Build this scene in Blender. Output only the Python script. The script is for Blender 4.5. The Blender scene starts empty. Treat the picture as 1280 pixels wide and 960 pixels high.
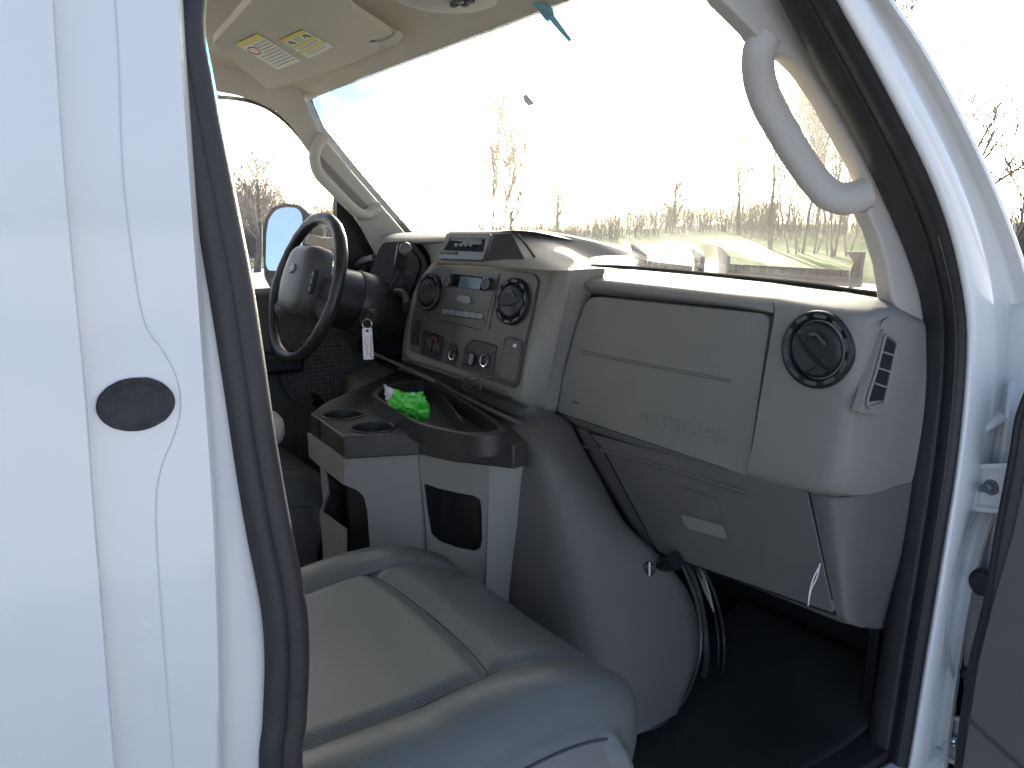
import bpy, bmesh, math, random
from mathutils import Vector, Matrix, geometry, noise
R = math.radians
S = bpy.context.scene
COL = S.collection

# ---------------------------------------------------------------- camera, sky, sun, exposure
FOC, YAW, PIT = 1000.0, R(34), R(-11)
CAM = Vector((0, -.62, 1.52))
cd = bpy.data.cameras.new("camera"); cam = bpy.data.objects.new("camera", cd); COL.objects.link(cam)
DV = Vector((math.sin(YAW)*math.cos(PIT), math.cos(YAW)*math.cos(PIT), math.sin(PIT)))
RV = Vector((math.cos(YAW), -math.sin(YAW), 0)); UV = RV.cross(DV)
cam.matrix_world = Matrix((( RV.x, UV.x, -DV.x, CAM.x), (RV.y, UV.y, -DV.y, CAM.y), (RV.z, UV.z, -DV.z, CAM.z), (0, 0, 0, 1)))
cd.sensor_width = 36; cd.lens = 36*FOC/1280; cd.clip_start = .02; cd.clip_end = 2000
S.camera = cam
SUN_AZ, SUN_EL = R(40), R(12)          # azimuth from +Y (van's left) towards +X (van's front)
W = bpy.data.worlds.new("World"); S.world = W; W.use_nodes = True
wn = W.node_tree.nodes; wl = W.node_tree.links
sky = wn.new('ShaderNodeTexSky'); sky.sky_type = 'NISHITA'; sky.sun_disc = False
sky.sun_elevation = SUN_EL; sky.sun_rotation = SUN_AZ; sky.air_density = .4; sky.dust_density = 3.0; sky.ozone_density = .4; sky.altitude = 200
wl.new(sky.outputs[0], wn['Background'].inputs[0]); wn['Background'].inputs[1].default_value = .10
sd = bpy.data.lights.new("sun", 'SUN'); sun = bpy.data.objects.new("sun", sd); COL.objects.link(sun)
sd.energy = 4.0; sd.angle = R(.5); sd.color = (1, .93, .82)
sv = Vector((math.sin(SUN_AZ)*math.cos(SUN_EL), math.cos(SUN_AZ)*math.cos(SUN_EL), math.sin(SUN_EL)))
sun.rotation_euler = sv.to_track_quat('Z', 'Y').to_euler()
S.view_settings.view_transform = 'Standard'; S.view_settings.look = 'None'
S.view_settings.exposure = 2.5; S.view_settings.gamma = 1
S.cycles.max_bounces = 10; S.cycles.diffuse_bounces = 6; S.cycles.transparent_max_bounces = 12

# ---------------------------------------------------------------- survey: a sight line of the photo met with a real plane of the van
def ray(px, py):
    return (DV*FOC + RV*(px-640) - UV*(py-480)).normalized()
def at(px, py, X=None, Y=None, Z=None, pl=None):
    v = ray(px, py)
    if X is not None: n, k = Vector((1,0,0)), X
    elif Y is not None: n, k = Vector((0,1,0)), Y
    elif Z is not None: n, k = Vector((0,0,1)), Z
    else: n, k = pl
    return CAM + v*((k - n.dot(CAM))/n.dot(v))
def plane(n, p): n = Vector(n).normalized(); return (n, n.dot(Vector(p)))
def vplane(a, b): d = b-a; return plane((d.y, -d.x, 0), a)

# ---------------------------------------------------------------- materials
def mat(name, col, rough=.5, metal=0., bump=0., bscale=400., var=0., vscale=6., coat=0., col2=None, spec=.5, emit=None, perf=None, trans=0.):
    m = bpy.data.materials.new(name); m.use_nodes = True
    n = m.node_tree.nodes; l = m.node_tree.links; b = n['Principled BSDF']
    b.inputs['Base Color'].default_value = (*col, 1); b.inputs['Roughness'].default_value = rough
    b.inputs['Metallic'].default_value = metal; b.inputs['Coat Weight'].default_value = coat
    b.inputs['Coat Roughness'].default_value = .06; b.inputs['Specular IOR Level'].default_value = spec
    tc = n.new('ShaderNodeTexCoord')
    if var or col2:
        t = n.new('ShaderNodeTexNoise'); t.inputs['Scale'].default_value = vscale; t.inputs['Detail'].default_value = 6; t.inputs['Roughness'].default_value = .65
        l.new(tc.outputs['Object'], t.inputs['Vector'])
        r = n.new('ShaderNodeValToRGB'); c2 = col2 or tuple(c*(1-var) for c in col)
        r.color_ramp.elements[0].color = (*c2, 1); r.color_ramp.elements[1].color = (*col, 1)
        r.color_ramp.elements[0].position = .35; r.color_ramp.elements[1].position = .62
        l.new(t.outputs['Fac'], r.inputs[0]); l.new(r.outputs[0], b.inputs['Base Color'])
        mr = n.new('ShaderNodeMapRange'); mr.inputs['To Min'].default_value = max(0, rough-.08); mr.inputs['To Max'].default_value = min(1, rough+.08)
        l.new(t.outputs['Fac'], mr.inputs[0]); l.new(mr.outputs[0], b.inputs['Roughness'])
    if bump:
        t = n.new('ShaderNodeTexNoise'); t.inputs['Scale'].default_value = bscale; t.inputs['Detail'].default_value = 3
        l.new(tc.outputs['Object'], t.inputs['Vector'])
        bp = n.new('ShaderNodeBump'); bp.inputs['Strength'].default_value = bump; bp.inputs['Distance'].default_value = .001
        l.new(t.outputs['Fac'], bp.inputs['Height']); l.new(bp.outputs[0], b.inputs['Normal'])
        if perf:
            vo = n.new('ShaderNodeTexVoronoi'); vo.inputs['Scale'].default_value = perf; vo.voronoi_dimensions = '2D'; vo.inputs['Randomness'].default_value = .0
            mp = n.new('ShaderNodeMapping'); mp.inputs['Rotation'].default_value = (0, 0, R(45)); mp.inputs['Scale'].default_value = (1, 1, .01)
            l.new(tc.outputs['Object'], mp.inputs['Vector']); l.new(mp.outputs[0], vo.inputs['Vector'])
            q = n.new('ShaderNodeMapRange'); q.inputs['From Min'].default_value = .12; q.inputs['From Max'].default_value = .3
            l.new(vo.outputs['Distance'], q.inputs[0])
            b2 = n.new('ShaderNodeBump'); b2.inputs['Strength'].default_value = .35; b2.inputs['Distance'].default_value = .001
            l.new(q.outputs[0], b2.inputs['Height']); l.new(bp.outputs[0], b2.inputs['Normal']); l.new(b2.outputs[0], b.inputs['Normal'])
            mx = n.new('ShaderNodeMixRGB'); mx.inputs['Color1'].default_value = (*[c*.6 for c in col], 1)
            src = b.inputs['Base Color'].links[0].from_socket if b.inputs['Base Color'].links else None
            if src: l.new(src, mx.inputs['Color2'])
            else: mx.inputs['Color2'].default_value = (*col, 1)
            l.new(q.outputs[0], mx.inputs['Fac']); l.new(mx.outputs[0], b.inputs['Base Color'])
    return m

M = dict(
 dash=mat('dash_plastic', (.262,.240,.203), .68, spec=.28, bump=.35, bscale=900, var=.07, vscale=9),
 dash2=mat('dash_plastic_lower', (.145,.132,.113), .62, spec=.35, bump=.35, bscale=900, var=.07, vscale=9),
 trim=mat('pillar_trim', (.48,.44,.375), .65, bump=.25, bscale=800, var=.05),
 console=mat('console_plastic', (.25,.235,.205), .5, bump=.3, bscale=900, var=.05),
 dark=mat('dark_plastic', (.036,.033,.029), .38, bump=.3, bscale=900, var=.2, vscale=20),
 black=mat('black_plastic', (.012,.012,.012), .45, bump=.2, bscale=700),
 void=mat('dark_cavity', (.006,.006,.006), .9),
 bezel=mat('stack_bezel', (.085,.080,.072), .33, metal=.2, bump=.15, bscale=1200, var=.08, vscale=30),
 silver=mat('satin_silver', (.20,.205,.21), .4, metal=.4),
 chrome=mat('chrome', (.7,.7,.7), .15, metal=1),
 lens=mat('display_lens', (.10,.13,.16), .12, var=.1),
 wheel=mat('wheel_leather', (.020,.019,.018), .36, bump=.3, bscale=300),
 pad=mat('hub_vinyl', (.075,.072,.067), .42, bump=.3, bscale=900),
 gloss=mat('gauge_gloss', (.006,.006,.007), .6, spec=.08),
 rubber=mat('rubber_seal', (.033,.030,.028), .5, bump=.4, bscale=500, var=.3, vscale=14),
 plug=mat('rubber_plug', (.05,.045,.042), .75, bump=.8, bscale=500, var=.5, vscale=60),
 paint=mat('white_paint', (.745,.735,.685), .32, var=.015, vscale=3, coat=.8, bump=.02, bscale=60),
 sealer2=mat('jamb_gasket', (.30,.30,.31), .7),
 seam=mat('seam_sealer', (.66,.66,.66), .6),
 leather=mat('seat_leather', (.135,.140,.124), .40, bump=.35, bscale=260, var=.10, vscale=9),
 leatherp=mat('seat_leather_perforated', (.145,.150,.133), .42, bump=.3, bscale=260, var=.08, vscale=9, perf=190.),
 vinyl=mat('seat_side_vinyl', (.165,.16,.145), .45, bump=.35, bscale=300, var=.08),
 thread=mat('seam_thread', (.05,.055,.06), .8),
 lining=mat('headliner_cloth', (.56,.51,.40), .95, bump=.8, bscale=1300, var=.10, vscale=5),
 visor=mat('visor_vinyl', (.55,.50,.40), .8, bump=.5, bscale=1000, var=.05),
 carpet=mat('floor_mat', (.024,.022,.018), .75, bump=1., bscale=260, var=.4, vscale=12),
 cloth=mat('seat_cloth', (.09,.085,.08), .9, bump=.8, bscale=700),
 doorcard=mat('door_card', (.085,.08,.07), .6, bump=.4, bscale=900, var=.08),
 label=mat('label_paper', (.75,.74,.62), .6), yellow=mat('label_yellow', (.72,.60,.05), .6),
 red=mat('label_red', (.55,.06,.05), .6), ink=mat('print_ink', (.16,.16,.14), .7), wht=mat('white_plastic', (.8,.8,.78), .5),
 blue=mat('dial_blue', (.03,.08,.3), .5),
 green=mat('wrapper_green', (.05,.50,.04), .28, bump=.5, bscale=90, col2=(.12,.65,.08), vscale=40),
 lilac=mat('wrapper_lilac', (.60,.58,.62), .3, bump=.5, bscale=90), cream=mat('wrapper_cream', (.7,.66,.35), .3),
 bracket=mat('mirror_bracket', (.14,.30,.34), .4), string=mat('white_string', (.75,.73,.66), .8),  # bracket carries the blue cast of overexposure in its colour
 bark=mat('bark', (.17,.145,.115), .95, var=.4, vscale=8), twig=mat('twig', (.29,.25,.20), .95, var=.3, vscale=2),
 concrete=mat('concrete', (.24,.23,.22), .8, bump=.5, bscale=30, var=.3, vscale=1.5),
 asphalt=mat('asphalt', (.05,.05,.05), .9, bump=.5, bscale=40, var=.3),
 box=mat('utility_green', (.12,.15,.12), .6), tyre=mat('tyre', (.02,.02,.02), .8),
)
def snow_mat():
    m = mat('snowy_ground', (.82,.84,.88), .8, bump=.6, bscale=3, col2=(.70,.72,.76), vscale=.25)
    return m
M['snow'] = snow_mat()
M['grass'] = mat('winter_grass', (.19,.29,.04), .95, bump=1., bscale=8, col2=(.26,.32,.07), vscale=.3)

def glass_mat(name, tint, tint_z=None, haze=0.0, ior=1.55):
    """thin pane: tinted transmission, Fresnel reflection, a haze film imitating lens glare; tint_z = shade band heights"""
    m = bpy.data.materials.new(name); m.use_nodes = True; n = m.node_tree.nodes; l = m.node_tree.links; n.clear()
    o = n.new('ShaderNodeOutputMaterial'); t = n.new('ShaderNodeBsdfTransparent'); g = n.new('ShaderNodeBsdfGlossy')
    g.inputs['Roughness'].default_value = .02; g.inputs['Color'].default_value = (1,1,1,1)
    # Schlick reflectance of a pane, the same from either side
    gm_ = n.new('ShaderNodeNewGeometry'); dp_ = n.new('ShaderNodeVectorMath'); dp_.operation = 'DOT_PRODUCT'
    l.new(gm_.outputs['Incoming'], dp_.inputs[0]); l.new(gm_.outputs['Normal'], dp_.inputs[1])
    def mth(op, a, b=None):
        q = n.new('ShaderNodeMath'); q.operation = op
        for i, z in enumerate((a, b)):
            if z is None: continue
            if isinstance(z, (int, float)): q.inputs[i].default_value = z
            else: l.new(z, q.inputs[i])
        return q.outputs[0]
    r0 = 2*((ior-1)/(ior+1))**2
    f_ = mth('ADD', mth('MULTIPLY', mth('POWER', mth('SUBTRACT', 1., mth('ABSOLUTE', dp_.outputs['Value'])), 5.), 1-r0), r0)
    x = n.new('ShaderNodeMixShader'); l.new(f_, x.inputs[0])
    t.inputs['Color'].default_value = (*tint, 1)
    if tint_z:
        tc = n.new('ShaderNodeNewGeometry'); sp = n.new('ShaderNodeSeparateXYZ'); l.new(tc.outputs['Position'], sp.inputs[0])
        mr = n.new('ShaderNodeMapRange'); mr.inputs['From Min'].default_value = tint_z[0]; mr.inputs['From Max'].default_value = tint_z[1]
        mr.interpolation_type = 'SMOOTHSTEP'
        l.new(sp.outputs['Z'], mr.inputs[0])
        c = n.new('ShaderNodeMixRGB'); c.inputs[1].default_value = (*tint, 1); c.inputs[2].default_value = (.02,.13,.22,1)
        l.new(mr.outputs[0], c.inputs[0]); l.new(c.outputs[0], t.inputs['Color'])
    l.new(t.outputs[0], x.inputs[1]); l.new(g.outputs[0], x.inputs[2])
    last = x
    if haze:  # scattering layer added to imitate the veil of sun glare
        d = n.new('ShaderNodeBsdfTranslucent'); d.inputs['Color'].default_value = (1,.98,.92,1)
        y = n.new('ShaderNodeMixShader')
        tc2 = n.new('ShaderNodeTexCoord'); nz = n.new('ShaderNodeTexNoise'); nz.inputs['Scale'].default_value = 2.2; nz.inputs['Detail'].default_value = 5
        l.new(tc2.outputs['Object'], nz.inputs['Vector'])
        m2 = n.new('ShaderNodeMapRange'); m2.inputs['From Min'].default_value = .3; m2.inputs['From Max'].default_value = .7
        m2.inputs['To Min'].default_value = haze*.6; m2.inputs['To Max'].default_value = haze*1.4
        l.new(nz.outputs['Fac'], m2.inputs[0]); l.new(m2.outputs[0], y.inputs[0])
        rf_ = n.new('ShaderNodeBsdfRefraction'); rf_.inputs['IOR'].default_value = 1.12; rf_.inputs['Roughness'].default_value = .75
        sm = n.new('ShaderNodeMixShader'); sm.inputs[0].default_value = .7; l.new(d.outputs[0], sm.inputs[1]); l.new(rf_.outputs[0], sm.inputs[2])
        l.new(x.outputs[0], y.inputs[1]); l.new(sm.outputs[0], y.inputs[2]); last = y
    l.new(last.outputs[0], o.inputs[0]); return m
M['windshield'] = glass_mat('windshield_glass', (.82,.86,.83), (1.74, 1.865), .095, 1.65)
M['sideglass'] = glass_mat('side_glass', (.90,.93,.91), None, .02)
M['mirror'] = mat('mirror_glass', (.85,.88,.9), .02, metal=1)

# ---------------------------------------------------------------- helpers
def link(name, me, m, parent=None, bevel=0, seg=2, smooth=35, **props):
    """one mesh object: origin at its own centre, parented under 'parent'"""
    mats = m if isinstance(m, (list, tuple)) else [m]
    for k in mats: me.materials.append(k)
    o = bpy.data.objects.new(name, me); COL.objects.link(o)
    if me.vertices:
        lo = Vector([min(v.co[i] for v in me.vertices) for i in range(3)]); hi = Vector([max(v.co[i] for v in me.vertices) for i in range(3)])
        c = (lo+hi)/2; me.transform(Matrix.Translation(-c))
    else: c = Vector()
    for p in me.polygons: p.use_smooth = True
    if smooth: me.set_sharp_from_angle(angle=R(smooth))
    if parent is not None:
        o.parent = parent; pw = wpos(parent); o.location = c - pw
    else: o.location = c
    o['_w'] = list(c)
    if bevel:
        b = o.modifiers.new('bevel', 'BEVEL'); b.width = bevel; b.segments = seg; b.limit_method = 'ANGLE'; b.angle_limit = R(40); b.harden_normals = False
    for k, v in props.items(): o[k] = v
    return o
def wpos(o): return Vector(o['_w'])
def empty(name, loc, label, cat, group=None):
    o = bpy.data.objects.new(name, None); COL.objects.link(o); o.location = loc; o['_w'] = list(loc); o.empty_display_size = .2
    o['label'] = label; o['category'] = cat
    if group: o['group'] = group
    return o
def thing(o, label, cat, group=None):
    o['label'] = label; o['category'] = cat
    if group: o['group'] = group
    return o

def crv(pts, n=6, closed=False):
    """Catmull-Rom through vectors or tuples"""
    P = [Vector(p) for p in pts]; out = []; N = len(P)
    if N < 3 and not closed:
        return [P[0].lerp(P[1], i/n) for i in range(n)] + [P[1]]
    for i in range(N if closed else N-1):
        a, b, c, d = (P[(i-1) % N], P[i], P[(i+1) % N], P[(i+2) % N]) if closed else (P[max(i-1,0)], P[i], P[i+1], P[min(i+2,N-1)])
        for k in range(n):
            t = k/n
            out.append(.5*((2*b) + (c-a)*t + (2*a-5*b+4*c-d)*t*t + (3*b-a-3*c+d)*t**3))
    if not closed: out.append(P[-1])
    return out
def rnd(pts, r=4, n=4):
    """polygon with corners rounded to radius r (a point may carry its own radius as third value)"""
    out = []; N = len(pts)
    for i in range(N):
        p = Vector(pts[i][:2]); rr = pts[i][2] if len(pts[i]) > 2 else r
        a = Vector(pts[i-1][:2]); b = Vector(pts[(i+1) % N][:2])
        if rr <= 0: out.append(p); continue
        da, db = a-p, b-p; s = min(rr, da.length*.48, db.length*.48)
        A, B = p+da.normalized()*s, p+db.normalized()*s
        for k in range(n+1):
            t = k/n; out.append(A*(1-t)**2 + p*2*t*(1-t) + B*t*t)
    return out
def bm_slab(bm, outline, thick, holes=(), mi=0):
    polys = [list(outline)] + [list(h) for h in holes]
    tris = geometry.tessellate_polygon(polys)
    flat = [p for q in polys for p in q]
    A = [bm.verts.new(p) for p in flat]; B = [bm.verts.new(p+thick) for p in flat]; fs = []
    for t in tris:
        try:
            fs.append(bm.faces.new([A[i] for i in t])); fs.append(bm.faces.new([B[i] for i in reversed(t)]))
        except ValueError: pass
    o = 0
    for q in polys:
        n = len(q)
        for i in range(n):
            j = (i+1) % n; fs.append(bm.faces.new([A[o+i], A[o+j], B[o+j], B[o+i]]))
        o += n
    for f in fs: f.material_index = mi
    return fs
def fin(bm, recalc=True):
    bmesh.ops.remove_doubles(bm, verts=bm.verts, dist=1e-6)
    if recalc: bmesh.ops.recalc_face_normals(bm, faces=bm.faces)
    me = bpy.data.meshes.new('m'); bm.to_mesh(me); bm.free(); return me
def slab(name, outline, thick, m, parent=None, holes=(), bevel=.0015, **k):
    bm = bmesh.new(); bm_slab(bm, outline, thick, holes); return link(name, fin(bm), m, parent, bevel, **k)
def pslab(name, pxs, pl, th, m, parent=None, holes=(), bevel=.0015, r=0, **k):
    """slab from a photo outline on a real plane; th = thickness away from the viewer (negative: proud)"""
    n = pl[0].copy()
    if n.dot(ray(*pxs[0][:2])) < 0: n = -n
    o = rnd(pxs, r) if r or any(len(p) > 2 for p in pxs) else [Vector(p) for p in pxs]
    base = [at(p[0], p[1], pl=pl) for p in o]
    hs = [[at(p[0], p[1], pl=pl) for p in (rnd(h, r) if r or any(len(q) > 2 for q in h) else [Vector(q) for q in h])] for h in holes]
    if th < 0: base = [p+n*th for p in base]; hs = [[p+n*th for p in h] for h in hs]; th = -th
    return slab(name, base, n*th, m, parent, hs, bevel, **k)
def bm_loft(bm, rows, sub=(4, 4), mi=0, cu=False, cv=False):
    rr = [crv(r, sub[1], cu) for r in rows]
    cols = list(zip(*rr)); cc = [crv(c, sub[0], cv) for c in cols]
    g = [[bm.verts.new(p) for p in c] for c in cc]; fs = []
    nc, nr = len(g), len(g[0])
    for i in range(nc if cu else nc-1):
        for j in range(nr if cv else nr-1):
            f = bm.faces.new([g[i][j], g[(i+1) % nc][j], g[(i+1) % nc][(j+1) % nr], g[i][(j+1) % nr]]); f.material_index = mi; fs.append(f)
    return fs
def loft(name, rows, m, parent=None, sub=(4, 4), thick=0, smooth=50, cu=False, **k):
    bm = bmesh.new(); bm_loft(bm, rows, sub, 0, cu); o = link(name, fin(bm, False), m, parent, smooth=smooth, **k)
    if thick:
        s = o.modifiers.new('solid', 'SOLIDIFY'); s.thickness = thick; s.offset = 0
    return o
def frames(path):
    T = []; N = len(path)
    for i in range(N): T.append((path[min(i+1, N-1)] - path[max(i-1, 0)]).normalized())
    up = Vector((0,0,1)) if abs(T[0].z) < .9 else Vector((0,1,0))
    n = T[0].cross(up).normalized(); out = []
    for i in range(N):
        n = (n - T[i]*n.dot(T[i])).normalized(); out.append((T[i], n, T[i].cross(n)))
    return out
def bm_tube(bm, path, rad, seg=8, flat=1., ref=None, mi=0, caps=True, closed=False):
    N = len(path); fr = frames(path); rings = []
    for i, (p, (t, n, b)) in enumerate(zip(path, fr)):
        if ref is not None: n = (ref - t*ref.dot(t)).normalized(); b = t.cross(n)
        r = rad[min(i*len(rad)//N, len(rad)-1)] if isinstance(rad, (list, tuple)) and len(rad) != N else (rad[i] if isinstance(rad, (list, tuple)) else rad)
        rings.append([bm.verts.new(p + n*math.cos(a)*r*flat + b*math.sin(a)*r) for a in [2*math.pi*k/seg for k in range(seg)]])
    for i in range(N if closed else N-1):
        A, B = rings[i], rings[(i+1) % N]
        for k in range(seg):
            f = bm.faces.new([A[k], A[(k+1) % seg], B[(k+1) % seg], B[k]]); f.material_index = mi
    if caps and not closed:
        for rg in (rings[0], rings[-1]):
            f = bm.faces.new(rg); f.material_index = mi
def tube(name, path, rad, m, parent=None, seg=8, **k):
    kk = {q: k.pop(q) for q in ('flat', 'ref', 'closed') if q in k}
    bm = bmesh.new(); bm_tube(bm, path, rad, seg, **kk); return link(name, fin(bm), m, parent, **k)
def basis(n):
    n = Vector(n).normalized(); u = Vector((0,0,1)).cross(n)
    u = u.normalized() if u.length > .05 else Vector((0,1,0)).cross(n).normalized()
    return u, n.cross(u), n           # right, up, out
def bm_lathe(bm, c, n, prof, seg=32, mi=0, sx=1., sy=1.):
    u, v, n = basis(n); rings = []
    for r, h in prof:
        if r <= 1e-6: rings.append([bm.verts.new(c+n*h)])
        else: rings.append([bm.verts.new(c+n*h+u*(math.cos(a)*r*sx)+v*(math.sin(a)*r*sy)) for a in [2*math.pi*k/seg for k in range(seg)]])
    for A, B in zip(rings, rings[1:]):
        if len(A) == 1 and len(B) == 1: continue
        for k in range(seg):
            j = (k+1) % seg
            q = [A[0], B[k], B[j]] if len(A) == 1 else ([A[k], A[j], B[0]] if len(B) == 1 else [A[k], A[j], B[j], B[k]])
            bm.faces.new(q).material_index = mi
def lathe(name, c, n, prof, m, parent=None, seg=32, sx=1., sy=1., **k):
    bm = bmesh.new(); bm_lathe(bm, c, n, prof, seg, 0, sx, sy); return link(name, fin(bm), m, parent, **k)
def bm_box(bm, c, u, v, w, mi=0):
    """box from centre and three half-axis vectors"""
    vs = [bm.verts.new(c + u*a + v*b + w*d) for a in (-1,1) for b in (-1,1) for d in (-1,1)]
    for q in ((0,1,3,2),(4,6,7,5),(0,4,5,1),(2,3,7,6),(0,2,6,4),(1,5,7,3)): bm.faces.new([vs[i] for i in q]).material_index = mi
def box(name, lo, hi, m, parent=None, bevel=.004, **k):
    lo, hi = Vector(lo), Vector(hi); bm = bmesh.new(); h = (hi-lo)/2
    bm_box(bm, (lo+hi)/2, Vector((h.x,0,0)), Vector((0,h.y,0)), Vector((0,0,h.z))); return link(name, fin(bm), m, parent, bevel, **k)
def text(name, s, c, u, v, size, m, parent=None, ext=.0006, sx=1., bev=0.):
    """lettering: centre c, reading direction u, up v, cap height ~ .7*size"""
    cu = bpy.data.curves.new('t', 'FONT'); cu.body = s; cu.size = size; cu.extrude = ext; cu.align_x = 'CENTER'; cu.align_y = 'CENTER'; cu.resolution_u = 3
    cu.bevel_depth = bev
    t = bpy.data.objects.new('t', cu); COL.objects.link(t); bpy.context.view_layer.update()
    me = bpy.data.meshes.new_from_object(t); bpy.data.objects.remove(t)
    u = u.normalized(); n = u.cross(v).normalized(); v = n.cross(u)
    me.transform(Matrix(((u.x*sx, v.x, n.x, c.x), (u.y*sx, v.y, n.y, c.y), (u.z*sx, v.z, n.z, c.z), (0,0,0,1))))
    me.materials.clear(); return link(name, me, m, parent, smooth=30)
def px_list(L, **kw): return [at(x, y, **kw) for x, y in L]

# ================================================================ THE VAN
van = empty('delivery_van', Vector((0, .9, 0)), 'white van with its passenger door open and grey cab inside', 'van')
VP = van

# ---- outer body: B pillar / side panel at the left of the photo
ys = [-420, 0, 240, 480, 640, 800, 960, 1300]
def col(xs, Yv): return [at(x, y, Y=Yv) for x, y in zip(xs, ys)]
c1 = [44, 63, 79, 102, 114, 127, 140, 170]
c3 = [205, 224, 240, 257, 268, 274, 277, 282]
sl = [150, 200, 243, 285, 308, 333, 331, 325]
cols_ = [[at(c1[i]-200, y, Y=-.001) for i, y in enumerate(ys)],
 [at(c1[i]-60, y, Y=-.001) for i, y in enumerate(ys)],
 col([x-3 for x in c1], 0), col([x+1 for x in c1], .0015), col([x+5 for x in c1], .010), col([x+9 for x in c1], .0125),
 col([a*.5+b*.5 for a, b in zip(c1, c3)], .014), col([x-9 for x in c3], .014), col([x-3 for x in c3], .016), col([x+1 for x in c3], .024), col([x+5 for x in c3], .034),
 col([a*.4+b*.6 for a, b in zip(c3, sl)], .040), col([x-2 for x in sl], .048), col([x+8 for x in sl], .075), col([x+12 for x in sl], .13)]
bm = bmesh.new(); bm_loft(bm, cols_[1:], (2, 4))
bm_loft(bm, [cols_[0], [p.lerp(q, .5) for p, q in zip(cols_[0], cols_[1])], cols_[1]], (2, 4))
body_b = link('side_panel', fin(bm, False), M['paint'], VP, smooth=80)
# sealer line that bulges round the rubber plug
sp = crv([(140,-60),(148,60),(153,200),(163,300),(180,400),(205,440),(222,475),(226,510),(218,545),(202,585),(195,640),(203,780),(217,960),(222,1000)], 6)
tube('panel_seam', [at(p.x, p.y, Y=.0135) for p in sp], .0005, M['seam'], body_b, seg=6)
# oval rubber plug
pc = at(170, 505, Y=.0138)
pb = bmesh.new(); bm_lathe(pb, pc, (0,-1,0), [(.0255,-.001),(.0255,.0028),(.0242,.0045),(.0220,.0042),(.0190,.0018),(.016,.0012),(0,.0014)], 56, 0, 1.0, .78)
for v in pb.verts:   # stadium rather than ellipse, edge a little uneven
    d = v.co - pc; a = math.atan2(d.z, d.x); v.co.x += math.copysign(.0012, d.x)*abs(math.cos(a)); v.co.z += noise.noise(Vector((d.x*160, d.z*160, 3)))*.0006
link('rubber_plug', fin(pb), M['plug'], body_b, smooth=60)
for x, y in ((175, 790), (178, 892)): # faint spot welds
    lathe('spot_weld', at(x, y, Y=.0138), (0,-1,0), [(.0085,0),(.0065,.0004),(.004,.0001),(0,.0001)], M['paint'], body_b, seg=20)

# ---- rubber seal of the door opening: B pillar leg (two lobes)
sealpts = [(222,0),(234,110),(262,250),(282,350),(298,450),(313,550),(331,650),(351,750),(356,820),(353,900),(350,980)]
def seal_path(dx, Yv, wid=0): return [at(x+dx, y, Y=Yv) for x, y in sealpts]
low = [Vector((.205,.06,.75)), Vector((.25,.06,.64)), Vector((.40,.05,.585)), Vector((.62,.04,.575))]
upr = [Vector((.30,.09,1.88)), Vector((.20,.09,1.80))]
top = [Vector((.76,.09,1.905)), Vector((.6,.09,1.925)), Vector((.42,.09,1.92))]
bm = bmesh.new()
pa = crv(top + upr + seal_path(-10, .048) + low, 5); pb_ = crv(top + upr + seal_path(10, .055) + [p+Vector((.02,.01,.01)) for p in low], 5)
bm_tube(bm, pa, .0115, 12, flat=1.0); bm_tube(bm, pb_, .0150, 12, flat=1.0)
bm_tube(bm, [p+Vector((.004,.022,0)) for p in pb_], .013, 10)
link('door_seal', fin(bm), M['rubber'], VP, smooth=70)

# ---- rubber seal, A pillar leg: deep ribbed jamb
inn = [(925,-150),(960,-40),(975,0),(1020,85),(1062,160),(1098,235),(1130,310),(1150,380),(1152,440),(1148,500),(1138,580),(1122,690),(1104,800),(1088,900),(1068,1010)]
out = [(1000,-150),(1030,-40),(1045,0),(1085,72),(1125,148),(1160,220),(1186,290),(1202,360),(1208,420),(1204,500),(1194,590),(1178,690),(1160,800),(1141,920),(1126,1010)]
fr_ = [0, .10, .22, .36, .50, .56, .60, .72, .84, .93, 1.0]
of_ = [0, -.010, -.014, -.013, -.010, -.002, -.008, -.014, -.012, -.006, 0]
rows = []
for (a, b) in zip(inn, out):
    r = []
    for f, o in zip(fr_, of_):
        Yv = .098 - .080*f; p = at(a[0]+(b[0]-a[0])*f, a[1]+(b[1]-a[1])*f, Y=Yv); r.append(p + Vector((o*.9, o*.3, 0)))
    rows.append(r)
aseal = loft('door_seal', rows, M['rubber'], VP, (4, 3), thick=.002, smooth=70)
rib = crv([at(a[0]+(b[0]-a[0])*.56, a[1]+(b[1]-a[1])*.56, Y=.098-.080*.56)+Vector((-.003,0,0)) for a, b in zip(inn, out)], 4)
tube('seal_rib', rib, .0016, M['bezel'], aseal, seg=6)
rib2 = crv([at(a[0]+(b[0]-a[0])*.80, a[1]+(b[1]-a[1])*.80, Y=.098-.080*.80)+Vector((-.0125,-.004,0)) for a, b in zip(inn[6:], out[6:])], 4)
tube('seal_rib', rib2, .0012, M['bezel'], aseal, seg=6)

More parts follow.
